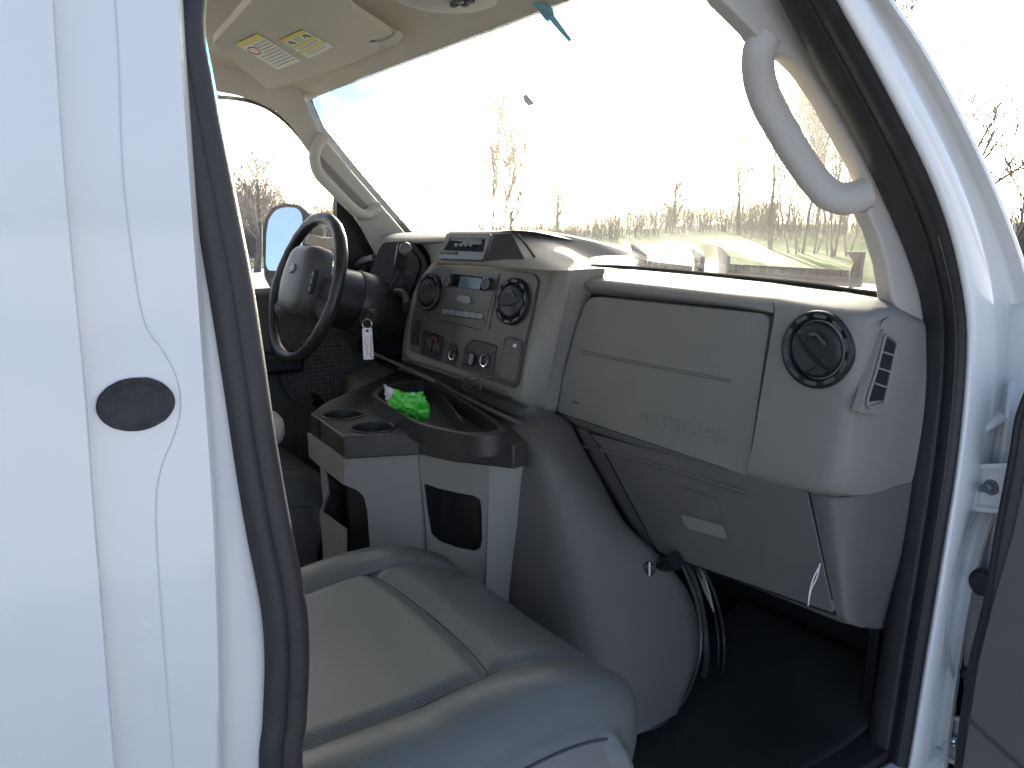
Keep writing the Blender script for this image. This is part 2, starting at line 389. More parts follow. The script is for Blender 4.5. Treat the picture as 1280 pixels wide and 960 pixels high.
# ---- white A pillar, jamb and hinge area
o0 = out
o1 = [(1040,-150),(1068,-40),(1085,0),(1122,62),(1163,138),(1198,210),(1224,280),(1242,350),(1250,420),(1247,500),(1228,590),(1200,690),(1182,800),(1166,920),(1152,1010)]
o2 = [(1062,-150),(1095,-40),(1112,0),(1150,56),(1190,128),(1228,205),(1258,275),(1282,345),(1295,420),(1292,500),(1262,590),(1226,690),(1204,800),(1186,920),(1176,1010)]
rows = []
for i, (a, b, c) in enumerate(zip(o0, o1, o2)):
    A = Vector(a); B = Vector(b); C = Vector(c); low_ = i >= 9
    r = [at(*(A+Vector((-3,0))), Y=.045), at(*(A+Vector((-1,0))), Y=.022), at(*A.lerp(B,.12), Y=.010), at(*A.lerp(B,.5), Y=.004), at(*A.lerp(B,.85), Y=.004),
         at(*B, Y=.010), at(*B.lerp(C,.25), Y=.022), at(*B.lerp(C,.55), Y=.018), at(*B.lerp(C,.9), Y=.0), at(*C, Y=-.004)]
    e = r[-1]; r += [e+Vector((.02,.004,0)), e+Vector((.045,.03,0)), e+Vector((.06,.10,0)), e+Vector((.06,.2,0))]
    rows.append(r)
apil = loft('front_pillar', rows, M['paint'], VP, (3, 3), smooth=70)
tube('panel_seam', crv([at(x, y, Y=.002) for x, y in [(1090,-60),(1122,10),(1160,75),(1198,150),(1210,168),(1232,205),(1262,262),(1270,290)]], 4), .0009, M['seam'], apil, seg=6)
tube('panel_seam', crv([at(x, y, Y=.006) for x, y in [(1222,632),(1213,655),(1198,690),(1186,730),(1181,770),(1186,820),(1193,852),(1192,900),(1178,965)]], 4),   .0026, M['sealer2'], apil, seg=8)
# fender inner well and hinges
H = 1.405
rows = [px_list([(x, y) for y in (380, 520, 640, 760, 880, 1010)], X=H+dx) for x, dx in ((1205, .0), (1225, .02), (1250, .035), (1290, .03), (1400, .02))]
rows = [[p + Vector((0, 0, 0)) for p in r] for r in rows]
loft('hinge_recess', rows, M['paint'], VP, (3, 3), thick=.001, smooth=80)
# ---------------- hinge plates (white painted steel with bolt)
def hinge(px, bolt):
    pl = plane((1,-.25,0), at(px[0][0], px[0][1], X=1.375)); 
    x0, x1 = min(p[0] for p in px), max(p[0] for p in px); cx = (x0+x1)/2; cy = sum(p[1] for p in px)/len(px)
    h = pslab('door_hinge', px, pl, -.010, M['paint'], VP, bevel=.0015, r=6, holes=[[(cx+(p[0]-cx)*.72, cy+(p[1]-cy)*.80) for p in px]])
    pslab('hinge_back', [(cx+(p[0]-cx)*.9, cy+(p[1]-cy)*.92) for p in px], pl, .004, M['paint'], h, r=5)
    c = at(*bolt, pl=pl); n = Vector((-1,.25,0))
    lathe('bolt', c, n, [(0,.0),(.013,.0),(.013,.004),(.0085,.0045),(.0085,.013),(.0065,.015),(.0055,.015),(.005,.026),(.003,.030),(0,.030)], M['silver'] if bolt[1] < 800 else M['chrome'], h, seg=18)
    return h
hinge([(1222,580),(1272,578),(1266,642),(1217,638)], (1240,609))
hinge([(1188,892),(1216,898),(1206,958),(1181,948)], (1196,925))
lathe('rubber_plug', at(1228,727, X=1.37), (-1,-.2,0), [(.024,-.004),(.024,.004),(.018,.009),(0,.010)], M['black'], VP, seg=24, sx=.85)
lathe('rubber_plug', at(1210,842, X=1.36), (-1,-.2,0), [(.012,-.004),(.012,.004),(.008,.008),(0,.008)], M['black'], VP, seg=20)

# ---- open passenger door: grey inner trim seen past the hinges
dp = plane((1,.06,.0), at(1240, 800, X=1.33))
door = pslab('passenger_door', [(1282,500,3),(1270,550,0),(1251,655,0),(1235,750,0),(1219,816,0),(1208,881,0),(1199,953,0),(1180,1120,0),(1700,1500,0),(2400,1400,0),(2400,470,0)], dp, .05, M['doorcard'], VP, bevel=.004)
n_ = Vector((-1,0,0))
dp2 = (dp[0], dp[1]-.004)
pslab('door_trim', [(1288,556),(1266,662),(1238,760),(1221,830),(1211,898),(1300,978),(1700,1200),(2000,560)], dp2, .006, M['dash2'], door, bevel=.003)
pslab('door_trim', [(1210,904),(1200,965),(1180,1050),(1500,1300),(1500,1120),(1300,984)], dp2, .006, M['dash2'], door, bevel=.003)
tube('door_edge', crv([at(x, y, pl=dp2) for x, y in [(1286,488),(1273,525),(1266,570),(1249,660),(1233,755),(1217,820),(1206,885),(1197,960)]], 4), .006, M['black'], door, seg=8)

# ---- roof, cargo walls, floor, nose (also keep daylight out of the cab)
box('roof', (-3.2, .06, 2.03), (.76, 1.74, 2.10), M['paint'], VP, .02)
rf = loft('roof_front', [[Vector((x, y, z)) for y in (.07,.3,.9,1.5,1.73)] for x, z in ((.74,2.09),(.84,2.03),(.90,1.975),(.93,1.935))], M['paint'], VP, (3,3), thick=.02)
for yy, x1_ in ((1.76, .02), (-.001, -.30)):
    wl_ = [[Vector((x1_-.12-k*.98-.86, yy, z)) for z in (1.22,1.86)] + [Vector((x1_-.12-k*.98, yy, z)) for z in (1.86,1.22)] for k in range(3)]  # unseen cargo windows, added to let more daylight reach the cab
    o_ = slab('side_wall', [Vector((-3.2,yy,.5)), Vector((-3.2,yy,2.06)), Vector((x1_,yy,2.06)), Vector((x1_,yy,.5))], Vector((0,.035,0)), M['paint'], VP, wl_, bevel=.004)
    for k, w_ in enumerate(wl_): slab('added_window', [p+Vector((0,.015,0)) for p in w_], Vector((0,.004,0)), M['sideglass'], o_, bevel=0)
box('side_wall', (-.30,.0,.5), (.02,.035,1.0), M['paint'], VP)
box('rear_floor', (-3.18, .06, .622), (-.25, 1.75, .63), M['concrete'], VP)
box('cab_floor', (-3.2, .05, .56), (1.9, 1.78, .62), M['carpet'], VP)
box('door_sill', (.2, -.0, .50), (1.36, .05, .605), M['paint'], VP, .01)
box('firewall', (1.42, .12, .55), (1.46, 1.76, 1.36), M['black'], VP)
box('kick_panel', (1.30, .118, .6), (1.45, .14, 1.2), M['black'], VP)

# hood seen low through the windshield
hr = []
for x, z in ((1.36,1.335),(1.55,1.36),(1.9,1.372),(2.15,1.355),(2.28,1.30),(2.32,1.0),(2.32,.5)):
    hr.append([Vector((x, y, z - .10*abs((y-.9)/.86)**4 - .02*abs((y-.9)/.86)**2)) for y in (.0,.08,.25,.6,.9,1.2,1.55,1.72,1.80)])
loft('hood', hr, M['paint'], VP, (4,4), thick=.01, smooth=60)
for yy in (-.0, 1.80):
    sgn = -1 if yy < 1 else 1
    loft('fender', [[Vector((x, yy+sgn*.0, z)) for x in (1.42,1.6,2.0,2.32)] for z in (1.27,1.1,.8,.5)], M['paint'], VP, (2,2), thick=.01)
for (wx, wy) in ((1.75,-.02),(1.75,1.6),(-2.3,-.02),(-2.3,1.6)):
    w = bmesh.new(); bm_lathe(w, Vector((wx, wy, .38)), (0,-1,0), [(.2,-.2),(.37,-.2),(.38,-.15),(.38,-.03),(.36,0),(.22,0),(.2,-.02)], 32)
    wo = link('wheel', fin(w), M['tyre'], VP); lathe('rim', Vector((wx, wy-.002+.03, .38)), (0,-1,0), [(.215,0),(.2,.01),(.1,-.02),(0,-.01)], M['silver'], wo)

# ================================================================ GLASS AND UPPER TRIM
WSn = Vector((.53,0,.49)); WS = plane(WSn, (.885,0,1.905))
g = bmesh.new()
def wsp(y, z, bow=.0): return Vector(((WS[1] - WS[0].z*z)/WS[0].x, y, z))
gr = [[wsp(y, z) for y in (.105,.3,.6,.9,1.2,1.5,1.84)] for z in (1.33,1.45,1.6,1.75,1.93)]
bm_loft(g, gr, (2,2)); link('windshield', fin(g, False), M['windshield'], VP)
# black frit border down the driver's edge and at the base
pslab('windshield_edge', [(374,112),(385,112),(392,134),(404,160),(452,219),(520,298),(500,298),(430,215),(388,160),(378,130)], (WS[0], WS[1]-.010), .004, M['black'], VP, bevel=0)
loft('windshield_gasket', [[at(x, y+dy, pl=(WS[0], WS[1]-.015)) for x, y in [(735,331),(800,334),(900,343),(1000,353),(1060,361),(1105,367),(1121,374)]] for dy in (0, 3, 7)], M['black'], VP, (3,4), thick=.006)
# headliner: front strip above the windshield, rising rearwards
LN = M['lining']
hl = []
for x, z in ((.888,1.900),(.85,1.908),(.79,1.922),(.68,1.950),(.5,1.975),(.2,1.99),(-.6,1.99)):
    hl.append([Vector((x, y, z - .012*max(0, (y-1.45)/.35)**2 - .03*max(0, (.45-y)/.35)**2)) for y in (.13,.3,.6,.9,1.2,1.45,1.65,1.80)])
liner = loft('headliner', hl, LN, VP, (4,4), smooth=70, thick=.004)
box('header_rail', (.885, .12, 1.908), (.93, 1.76, 1.96), M['trim'], VP, .004)
tube('liner_edge', crv([at(x, y, pl=(WS[0], WS[1]-.012)) for x, y in [(378,121),(430,99),(480,77),(520,59),(560,41),(600,22),(640,4),(690,-22)]], 3), .0035, M['trim'], liner, seg=8)

# driver's windshield pillar trim with grab handle
DP = plane((0.30,1,.22), at(400, 190, Y=1.70))
dtrim = pslab('pillar_trim', [(205,50),(262,62),(300,76),(340,95),(376,112),(386,140),(398,163),(440,215),(500,284),(512,298),(500,330),(470,330),(469,318),(452,286),(440,265),(425,248),(408,226),(394,203),(380,180),(362,156),(345,139),(322,128),(295,119),(262,113),(205,108)], DP, .05, M['trim'], VP, bevel=.004)
pslab('trim_recess', [(399,193),(470,268),(462,275),(402,208)], (DP[0], DP[1]-.0015), .004, M['dash'], dtrim, bevel=0)
hp = crv([(404,170),(397,182),(393,198),(399,218),(416,236),(434,254),(448,266),(460,268),(470,259)], 5)
off = [0,.02,.035,.045,.05,.05,.045,.025,.004]
hpl = crv([(o, 0, 0) for o in off], 5)
tube('grab_handle', [at(p.x, p.y, pl=(DP[0], DP[1]-.004-q.x*.6)) for p, q in zip(hp, hpl)], [.019]*3+[.0165]*(len(hp)-6)+[.019]*3, M['trim'], VP, seg=14, smooth=80)
gh = bpy.data.objects['grab_handle']
for x, y in ((405,170),(472,257)):
    lathe('screw_cap', at(x, y, pl=(DP[0], DP[1]-.022)), -DP[0], [(.011,-.004),(.011,.001),(.009,.003),(0,.003)], M['trim'], gh, seg=20)

# passenger pillar trim (beige) with see-through grab handle
AP = plane((.08,1,0), at(1080, 230, Y=.105))
ptrim = pslab('pillar_trim', [(850,-90),(905,0),(943,38),(956,58),(972,66),(990,72),(1010,92),(1034,128),(1058,172),(1076,205),(1088,232),(1093,250),(1086,266),(1098,292),(1110,332),(1116,374),(1130,396),(1175,410),(1185,340),(1150,250),(1100,150),(1040,40),(1000,-60),(960,-140)], AP, .03, M['trim'], VP, bevel=.004)
hp = crv([(962,42),(949,62),(948,92),(957,124),(974,156),(992,187),(1010,214),(1032,240),(1052,248),(1070,246),(1085,240)], 5)
of = crv([(o,0,0) for o in (0,.012,.028,.036,.040,.040,.038,.030,.020,.010,0)], 5)
tube('grab_handle', [at(p.x, p.y, pl=(AP[0], AP[1]+.006+q.x*.8)) for p, q in zip(hp, of)], [.0245 if i > 5 else .020+.0009*i for i in range(len(hp))], M['trim'], VP, seg=16, flat=.8, ref=Vector((.1,1,0)), smooth=80)

# sun visor against the headliner, with its two printed stickers
VZ = plane((-.12,.0,1), at(400, 60, Z=1.895))
vis = pslab('sun_visor', [(264,46,6),(335,107,6),(420,80,0),(470,58,2),(474,50,2),(497,48,3),(498,40,3),(440,2,6),(430,-30,8),(330,-30,8)], VZ, -.012, M['visor'], VP, bevel=.005)
tube('visor_hinge', px_list([(478,54),(490,49),(498,44)], pl=(VZ[0], VZ[1]-.014)), .0085, M['trim'], vis, seg=12)
tube('visor_seam', px_list([(338,107),(400,87),(466,60)], pl=(VZ[0], VZ[1]-.009)), .0011, M['label'], vis, seg=6)
lathe('visor_clip', at(467,52, pl=(VZ[0], VZ[1]-.0135)), -VZ[0], [(.008,0),(.008,.001),(0,.001)], M['black'], vis, seg=16)
VL = (VZ[0], VZ[1]-.0128)
def quadpt(q, s, t): a, b, c, d = [Vector(p) for p in q]; return (a.lerp(b, s)).lerp(d.lerp(c, s), t)
def sticker(q, bands, lines, extra):
    s = pslab('warning_label', q, VL, -.0006, M['label'], vis, bevel=0)
    for t0, t1 in bands:
        pslab('label_band', [tuple(quadpt(q, a, b)) for a, b in ((0,t0),(1,t0),(1,t1),(0,t1))], (VL[0], VL[1]-.0007), -.0004, M['yellow'], s, bevel=0)
    bm = bmesh.new(); rg = random.Random(4)
    for (t, s0, s1) in lines:
        x = s0
        while x < s1:
            w = rg.uniform(.04, .12); w = min(w, s1-x)
            pts = [at(*quadpt(q, a, b), pl=(VL[0], VL[1]-.0009)) for a, b in ((x,t),(x+w,t),(x+w,t+.018),(x,t+.018))]
            bm_slab(bm, pts, VL[0]*.0003); x += w + .02
    link('label_print', fin(bm), M['ink'], s, kind='stuff')
    return s
q1 = [(294,55),(322,42),(376,76),(347,87)]
s1_ = sticker(q1, [(0,.15)], [(.22+.085*i, .42 if i < 4 else .10, .93) for i in range(9)], None)
ring = [at(*quadpt(q1, .2+.17*math.cos(a), .34+.12*math.sin(a)), pl=(VL[0], VL[1]-.0012)) for a in [2*math.pi*i/24 for i in range(24)]]
tube('no_symbol', ring, .0012, M['red'], s1_, seg=5, closed=True)
q2 = [(350,50),(378,37),(417,58),(386,73)]
s2_ = sticker(q2, [(0,.13),(.40,.48),(.66,.74)], [(.18,.34,.62),(.25,.34,.62),(.32,.38,.6),(.53,.1,.9),(.60,.1,.85),(.80,.15,.9),(.88,.15,.8)], None)
for s0 in (.17, .80):
    tube('label_icon', [at(*quadpt(q2, s0+.10*a, .26+.10*b), pl=(VL[0], VL[1]-.0012)) for a, b in ((-1,.6),(-.3,-.8),(.2,.5),(.9,.9),(.4,-.6))], .0009, M['ink'], s2_, seg=5)
# map lamp at the top centre
lc = at(558, -8, Z=1.888)
ml = lathe('map_lamp', lc, (0.05,0,-1), [(.075,0),(.072,.012),(.05,.020),(0,.022)], M['trim'], VP, seg=32, sx=1.2, sy=.8)
bm = bmesh.new()
for x, y in ((568,2),(574,-4),(581,1),(588,-3)): bm_lathe(bm, at(x, y, Z=1.868), (0,0,-1), [(.008,0),(.007,.008),(0,.010)], 14)
link('lamp_switch', fin(bm), M['dark'], ml)
# bracket of the missing rear-view mirror, and the little sticker on the glass
WB = (WS[0], WS[1]-.01)
mb = pslab('mirror_bracket', [(655,-12),(672,4),(684,20),(688,24),(694,18),(692,10),(676,-2),(664,-14)], WB, -.010, M['bracket'], VP, bevel=.003)
tube('mirror_stem', px_list([(688,20),(700,35),(713,51)], pl=(WS[0], WS[1]-.018)), [.0055,.0045,.003], M['bracket'], mb, seg=10)
pslab('glass_tag', [(654,119),(658,117),(669,129),(662,132),(656,126)], WB, -.003, M['seam'], VP, bevel=.0005)

# driver's door: window glass, frame, sill, card
DY = 1.80
loft('driver_window', [[Vector((x, DY+.01-(z-1.32)*.10, z)) for x in (-.1,.3,.7,1.0,1.25)] for z in (1.30,1.6,1.93)], M['sideglass'], VP, (2,2))
tube('window_frame', crv([at(x, y, Y=1.765) for x, y in [(215,112),(262,120),(300,124),(328,132),(350,146),(372,168),(392,196),(412,228),(424,250)]], 4), .006, M['black'], VP, seg=8)
tube('window_frame', [at(420, 236, Y=1.78), at(420, 300, Y=1.79), at(421, 378, Y=1.80)], .008, M['black'], VP, seg=8)
pslab('mirror_sail', [(421,240),(436,262),(452,286),(470,318),(475,345),(470,400),(421,400)], plane((0,1,0), (0,1.76,0)), .02, M['black'], VP, bevel=.002)
dcard = slab('driver_door', [Vector((-.1,1.76,.62)), Vector((1.30,1.76,.62)), Vector((1.30,1.76,1.33)), Vector((-.1,1.76,1.325))], Vector((0,.05,0)), M['doorcard'], VP, bevel=.008)
tube('window_sill', [Vector((-.1,1.765,1.335)), Vector((1.12,1.765,1.335))], .012, M['dash'], dcard, seg=10)
box('armrest', (.2,1.66,1.10), (.80,1.76,1.16), M['black'], dcard, .015)
# speaker grille: a lattice of bars on the door front
gc = at(400, 462, Y=1.72); bm = bmesh.new(); rr = .105
for i in range(-8, 9):
    a = i*.0125; h = math.sqrt(max(0, rr*rr-a*a))
    bm_box(bm, gc+Vector((a,0,0)), Vector((.0016,0,0)), Vector((0,.003,0)), Vector((0,0,h)))
    bm_box(bm, gc+Vector((0,-.001,a)), Vector((h,0,0)), Vector((0,.003,0)), Vector((0,0,.0016)))
link('speaker_grille', fin(bm), M['dash2'], dcard); lathe('speaker_cup', gc+Vector((0,.008,0)), (0,-1,0), [(.125,-.02),(.122,.004),(.108,.0),(0,-.001)], M['doorcard'], dcard)
pslab('kick_panel', [(372,440),(430,436),(470,445),(560,500),(560,640),(372,640)], plane((0,1,0), (0,1.735,0)), .02, M['doorcard'], VP)
tube('release_handle', [at(385,500,Y=1.60), at(392,498,Y=1.62), at(408,512,Y=1.68)], [.017,.017,.012], M['black'], VP, seg=14)

# driver's exterior mirror
A_ = at(331, 300, Y=2.13); B_ = at(381, 300, Y=1.99)
MP = plane(((B_-A_).y, -(B_-A_).x, .02), A_)
mh = pslab('wing_mirror', [(329,290,0),(332,272,4),(341,259,4),(356,254,3),(374,256,3),(386,266,5),(390,282,4),(389,330,4),(386,352,4),(350,362,8),(338,362,6),(330,345,4)], MP, .07, M['black'], VP, bevel=.012)
pslab('mirror_glass', [(334,292),(337,274,5),(346,262,5),(358,259,4),(373,260,5),(379,270,3),(379,334,3),(376,341,3),(336,338,3),(333,330,3)], (MP[0], MP[1]), -.004, M['mirror'], mh, bevel=.0005)
pslab('mirror_glass', [(338,349),(374,350),(370,357),(341,357)], MP, -.004, M['lens'], mh, bevel=.0005)
tube('mirror_arm', px_list([(384,298),(400,303),(418,304),(440,305)], Y=1.95), .018, M['dash'], mh, seg=12)
tube('mirror_arm', px_list([(384,318),(400,322),(418,322),(440,322)], Y=1.97), .012, M['dash'], mh, seg=12)
box('mirror_case', at(383,345,Y=2.0)+Vector((0,0,0)), at(397,290,Y=2.08)+Vector((0,0,.02)), M['dash'], mh, .008)

# ================================================================ DASHBOARD
# passenger side skin: pad, face, rounded end
def A(px, py, X): return at(px, py, X=X)
rowsR = []
colsR = [
 [(960,353,1.24),(962,361,1.15),(966,373,1.072),(968,392,1.057),(962,430,1.055),(950,500,1.055),(940,560,1.055),(933,590,1.06),(937,600,1.09)],
 [(1010,360,1.24),(1008,368,1.15),(1008,380,1.072),(1007,398,1.057),(1003,436,1.055),(992,510,1.055),(985,575,1.055),(978,604,1.06),(982,612,1.09)],
 [(1060,366,1.24),(1056,374,1.15),(1055,386,1.075),(1052,403,1.057),(1046,445,1.055),(1035,520,1.055),(1030,585,1.055),(1022,612,1.06),(1025,619,1.09)],
 [(1090,371,1.24),(1083,377,1.16),(1079,389,1.085),(1074,406,1.065),(1068,450,1.062),(1058,525,1.062),(1051,588,1.064),(1043,612,1.07),(1040,620,1.09)],
 [(1105,374,1.24),(1100,379,1.18),(1096,389,1.11),(1091,406,1.085),(1085,450,1.082),(1074,525,1.082),(1066,588,1.082),(1058,615,1.09),(1052,620,1.10)],
 [(1117,377,1.26),(1117,382,1.22),(1117,391,1.17),(1114,408,1.150),(1109,450,1.147),(1100,525,1.147),(1093,588,1.147),(1088,614,1.15),(1086,618,1.15)],
 [(1140,388,1.30),(1146,394,1.29),(1150,401,1.285),(1151,412,1.28),(1148,450,1.28),(1142,525,1.28),(1134,588,1.28),(1130,603,1.28),(1130,606,1.28)],
 [(1156,388,1.31),(1162,394,1.31),(1166,401,1.31),(1167,412,1.31),(1164,450,1.31),(1158,525,1.31),(1150,588,1.31),(1146,603,1.31),(1146,606,1.31)]]
colsL = [
 [(733,333,1.24),(733,339,1.15),(732,347,1.075),(731,356,1.058),(731,364,1.075),(731,368,1.10)],
 [(800,338,1.24),(800,344,1.15),(800,354,1.072),(800,364,1.057),(800,371,1.070),(800,375,1.10)],
 [(880,345,1.24),(880,352,1.15),(880,363,1.072),(880,373,1.057),(880,379,1.065),(880,382,1.10)],
 [(930,350,1.24),(931,357,1.15),(932,369,1.072),(933,380,1.057),(934,386,1.062),(934,388,1.10)],
 [(960,353,1.24),(962,361,1.15),(966,373,1.072),(967,388,1.057),(967,392,1.062),(967,394,1.10)]]
bm = bmesh.new()
bm_loft(bm, [[A(*p) for p in c] for c in colsR], (5,5)); bm_loft(bm, [[A(*p) for p in c] for c in colsL], (5,5))
# dash top going forward under the windshield base
topf = [(733,333),(800,338),(880,345),(960,353),(1010,360),(1060,366),(1090,371),(1117,377)]
bm_loft(bm, [[A(x,y,1.24)+d for x, y in topf] for d in (Vector(), Vector((.03,0,-.012)), Vector((.10,0,-.03)), Vector((.14,0,-.10)))], (3,3))
dash = link('dashboard', fin(bm, False), M['dash'], VP, smooth=60)
# inner core so nothing shows through
box('dash_core', (1.11,.16,.93), (1.40,1.72,1.36), M['void'], dash, 0)
# lower dash skin
lo_c = [
 [(715,531,1.085),(722,546,1.082),(760,612,1.082),(795,668,1.082),(818,688,1.085),(822,692,1.12)],
 [(800,552,1.085),(805,568,1.082),(840,634,1.082),(862,682,1.082),(876,706,1.085),(880,711,1.12)],
 [(900,583,1.085),(905,596,1.082),(930,660,1.082),(945,704,1.082),(958,736,1.085),(962,741,1.12)],
 [(1010,614,1.085),(1013,626,1.082),(1025,690,1.082),(1035,735,1.082),(1043,769,1.085),(1044,774,1.12)],
 [(1048,621,1.095),(1048,632,1.090),(1053,690,1.090),(1058,735,1.090),(1062,775,1.095),(1064,779,1.12)],
 [(1084,617,1.15),(1083,630,1.147),(1082,690,1.147),(1080,735,1.147),(1078,779,1.15),(1080,783,1.16)],
 [(1130,605,1.28),(1129,620,1.28),(1122,690,1.28),(1112,735,1.28),(1102,780,1.28),(1101,785,1.28)],
 [(1146,605,1.31),(1145,620,1.31),(1138,690,1.31),(1128,735,1.31),(1114,780,1.31),(1113,785,1.31)]]
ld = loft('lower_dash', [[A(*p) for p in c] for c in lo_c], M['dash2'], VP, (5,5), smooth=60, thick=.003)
box('lower_dash_back', (1.10,.18,.90), (1.13,.74,1.08), M['void'], ld, 0)

# upper airbag cover, slightly domed slab in the recess
GL = plane((1,0,0), (1.064,0,0))
ab = pslab('airbag_cover', [(735,370,14),(963,393,14),(934,594,4),(697,515,5),(704,470,0),(720,410,0)], GL, .02, M['dash'], VP, bevel=.006, seg=3)
pslab('cover_shadow_gap', [(730,362),(968,388),(934,598),(691,515),(704,440)], plane((1,0,0),(1.086,0,0)), .01, M['black'], ab, bevel=0)
GF = (GL[0], GL[1]-.0006)
for dy in (0, 3.2):
    tube('tear_line', px_list([(727,438+dy),(790,450.5+dy),(850,462.5+dy),(913,474.5+dy)], pl=GF), .0009, M['dash2'], ab, seg=6)
u_ = (at(903,548,pl=GL)-at(795,521,pl=GL)); vv = Vector((0,0,1)).cross(u_).cross(u_); vv = -vv if vv.z < 0 else vv
text('embossed_lettering', 'E-SERIES', at(849,533,pl=GL)+Vector((-.0005,0,0)), u_, vv, .033, M['dash'], ab, ext=.0015, sx=u_.length/.113, bev=.0005)
text('embossed_lettering', 'AIRBAG', at(719,503,pl=GL)+Vector((-.0002,0,0)), u_, vv, .0085, M['dash2'], ab, ext=.0004, sx=1.0)
# under-lip of the upper dash (chamfer between cover and glove box)
loft('dash_underlip', [[A(*p) for p in r] for r in ([(696,515,1.068),(760,537,1.068),(850,566,1.068),(932,592,1.066)], [(706,524,1.072),(762,545,1.072),(851,574,1.072),(934,600,1.072)], [(716,532,1.086),(768,551,1.086),(852,580,1.086),(937,604,1.092)])], M['dash2'], ld, (4,3), thick=.002)

# glove box door with ridge, latch
GB = plane((1,0,.02), at(880, 650, X=1.070))
pslab('door_gap', [(735,540.5),(1010.5,613.5),(1043.5,769.5),(822,692),(755,566)], (GB[0], GB[1]+.0035), .004, M['void'], ld, bevel=0)
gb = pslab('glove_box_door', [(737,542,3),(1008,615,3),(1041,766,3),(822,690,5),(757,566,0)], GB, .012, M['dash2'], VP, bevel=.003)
rp = crv([(752,562),(800,576),(850,590),(900,606),(938,617)], 4)
tube('ridge', [at(p.x, p.y, pl=(GB[0], GB[1]-.0005)) for p in rp], .0042, M['dash2'], gb, seg=8, smooth=80)
ridge2 = [at(x, y, X=1.078) for x, y in [(730,558),(742,561),(750,563)]]
tube('ridge', ridge2, .004, M['dash2'], ld, seg=8)
pslab('latch_recess', [(838,603),(897,622,0),(912,676,8),(856,662,10),(850,640,0)], (GB[0], GB[1]-.0004), -.0012, M['dash2'], gb, bevel=0)
pslab('latch_paddle', [(841,606),(896,623),(902,652),(853,638)], (GB[0], GB[1]-.0018), -.0024, M['dash2'], gb, bevel=0)
pslab('latch_cup', [(851,642,3),(904,657,3),(909,674,3),(857,660,8)], (GB[0], GB[1]-.0036), -.0010, M['dash'], gb, bevel=0)

# ---- round passenger vent
def vent(c, n, r, name, par, vane=0):
    n = Vector(n).normalized(); u, v, n = basis(n)
    o = lathe(name, c, n, [(r*1.0,-.004),(r*1.0,.003),(r*.985,.0065),(r*.93,.008),(r*.80,.0045),(r*.76,.0015),(r*.74,-.006)], M['black'], par, seg=48)
    b = bmesh.new(); bm_lathe(b, c, n, [(r*.75,-.005),(r*.73,-.012),(r*.5,-.016),(0,-.018)], 40)
    link('vent_cup', fin(b), M['void'], o)
    b = bmesh.new()     # grip windows around the ring
    for k in range(10):
        a = 2*math.pi*k/10+.25
        cc = c + (u*math.cos(a) + v*math.sin(a))*r*.865 + n*.0065; t = -u*math.sin(a) + v*math.cos(a); rad = u*math.cos(a)+v*math.sin(a)
        bm_box(b, cc, t*r*.17, rad*r*.060, n*.0010)
    link('vent_ring_tabs', fin(b), M['bezel'], o, .0008)
    b = bmesh.new()     # ball shell + cut face + vane
    bm_lathe(b, c - n*.006, n, [(r*.74,.004),(r*.71,.012),(r*.62,.0155),(r*.45,.0145),(r*.30,.013),(0,.0125)], 36)
    link('vent_ball', fin(b), M['black'], o, smooth=70)
    a0 = R(-38)+vane; d = u*math.cos(a0)+v*math.sin(a0); e = n.cross(d)
    pts = [c + n*.010 + d*(x*r) + e*(y*r) for x, y in ((-.66,-.05),(-.35,-.13),(0,-.17),(.35,-.15),(.62,-.10),(.60,-.30),(.40,-.50),(.1,-.62),(-.25,-.58),(-.52,-.38))]
    slab('vane', pts, -n*.004, M['dark'], o, bevel=.001)
    bm2 = bmesh.new(); bm_tube(bm2, crv([c + n*.0125 + d*(x*r) + e*(y*r) for x, y in ((-.66,-.05),(-.3,-.14),(0,-.18),(.35,-.15),(.62,-.10))], 3), .0012, 6)
    bm_tube(bm2, [c + n*.0125 + d*(.35*r) + e*(-.15*r), c + n*.0125 + d*(.22*r)+e*(-.62*r)], .0012, 6)
    link('vane_edge', fin(bm2), M['black'], o)
    slab('vent_tab', [c + n*.0115 + u*(x*r) + v*(y*r) for x, y in ((-.18,.42),(.02,.46),(.34,.20),(.28,.14),(.02,.36),(-.16,.32))], -n*.003, M['bezel'], o, bevel=.001)
    return o
vent(at(1022,437,X=1.0555), (-1,-.06,.03), .0595, 'air_vent', dash)

# side demister vent on the rounded end
e1, e2 = A(1085,450,1.082), A(1148,450,1.28)
b_ = A(1109,450,1.147)
SP = vplane(e1, b_); SP = (SP[0], SP[0].dot((e1+b_)/2)); 
sg = 1 if SP[0].dot(ray(1100,450)) > 0 else -1
SPn = SP[0]*sg; SPk = SP[1]*sg
def sideq(off): return (SPn, SPk-off)
sd_ = pslab('side_demister', [(1105,411,4),(1127,424,6),(1109,512,4),(1102,519,3),(1074,516,3)], sideq(.008), .012, M['dash'], dash, bevel=.002)
pslab('demister_dark', [(1108,421),(1119,430),(1104,500),(1087,502)], sideq(.0094), .0013, M['void'], sd_, bevel=0)
tube('demister_frame', crv(px_list([(1107,419),(1113,420),(1121,429),(1119,440),(1106,500),(1101,505),(1084,506),(1096,462),(1107,419)], pl=sideq(.011)), 4), .0022, M['dash'], sd_, seg=8)
for q_ in ([(1104,440),(1119,445)], [(1098,460),(1113,465)], [(1093,479),(1108,484)]):
    tube('demister_bar', px_list(q_, pl=sideq(.0105)), .0016, M['dash'], sd_, seg=6)
tube('end_seam', crv([A(1100,408,1.090),A(1104,401,1.112),A(1112,396.5,1.150),A(1130,396,1.23),A(1150,399,1.275)], 4), .0012, M['dash2'], dash, seg=6)

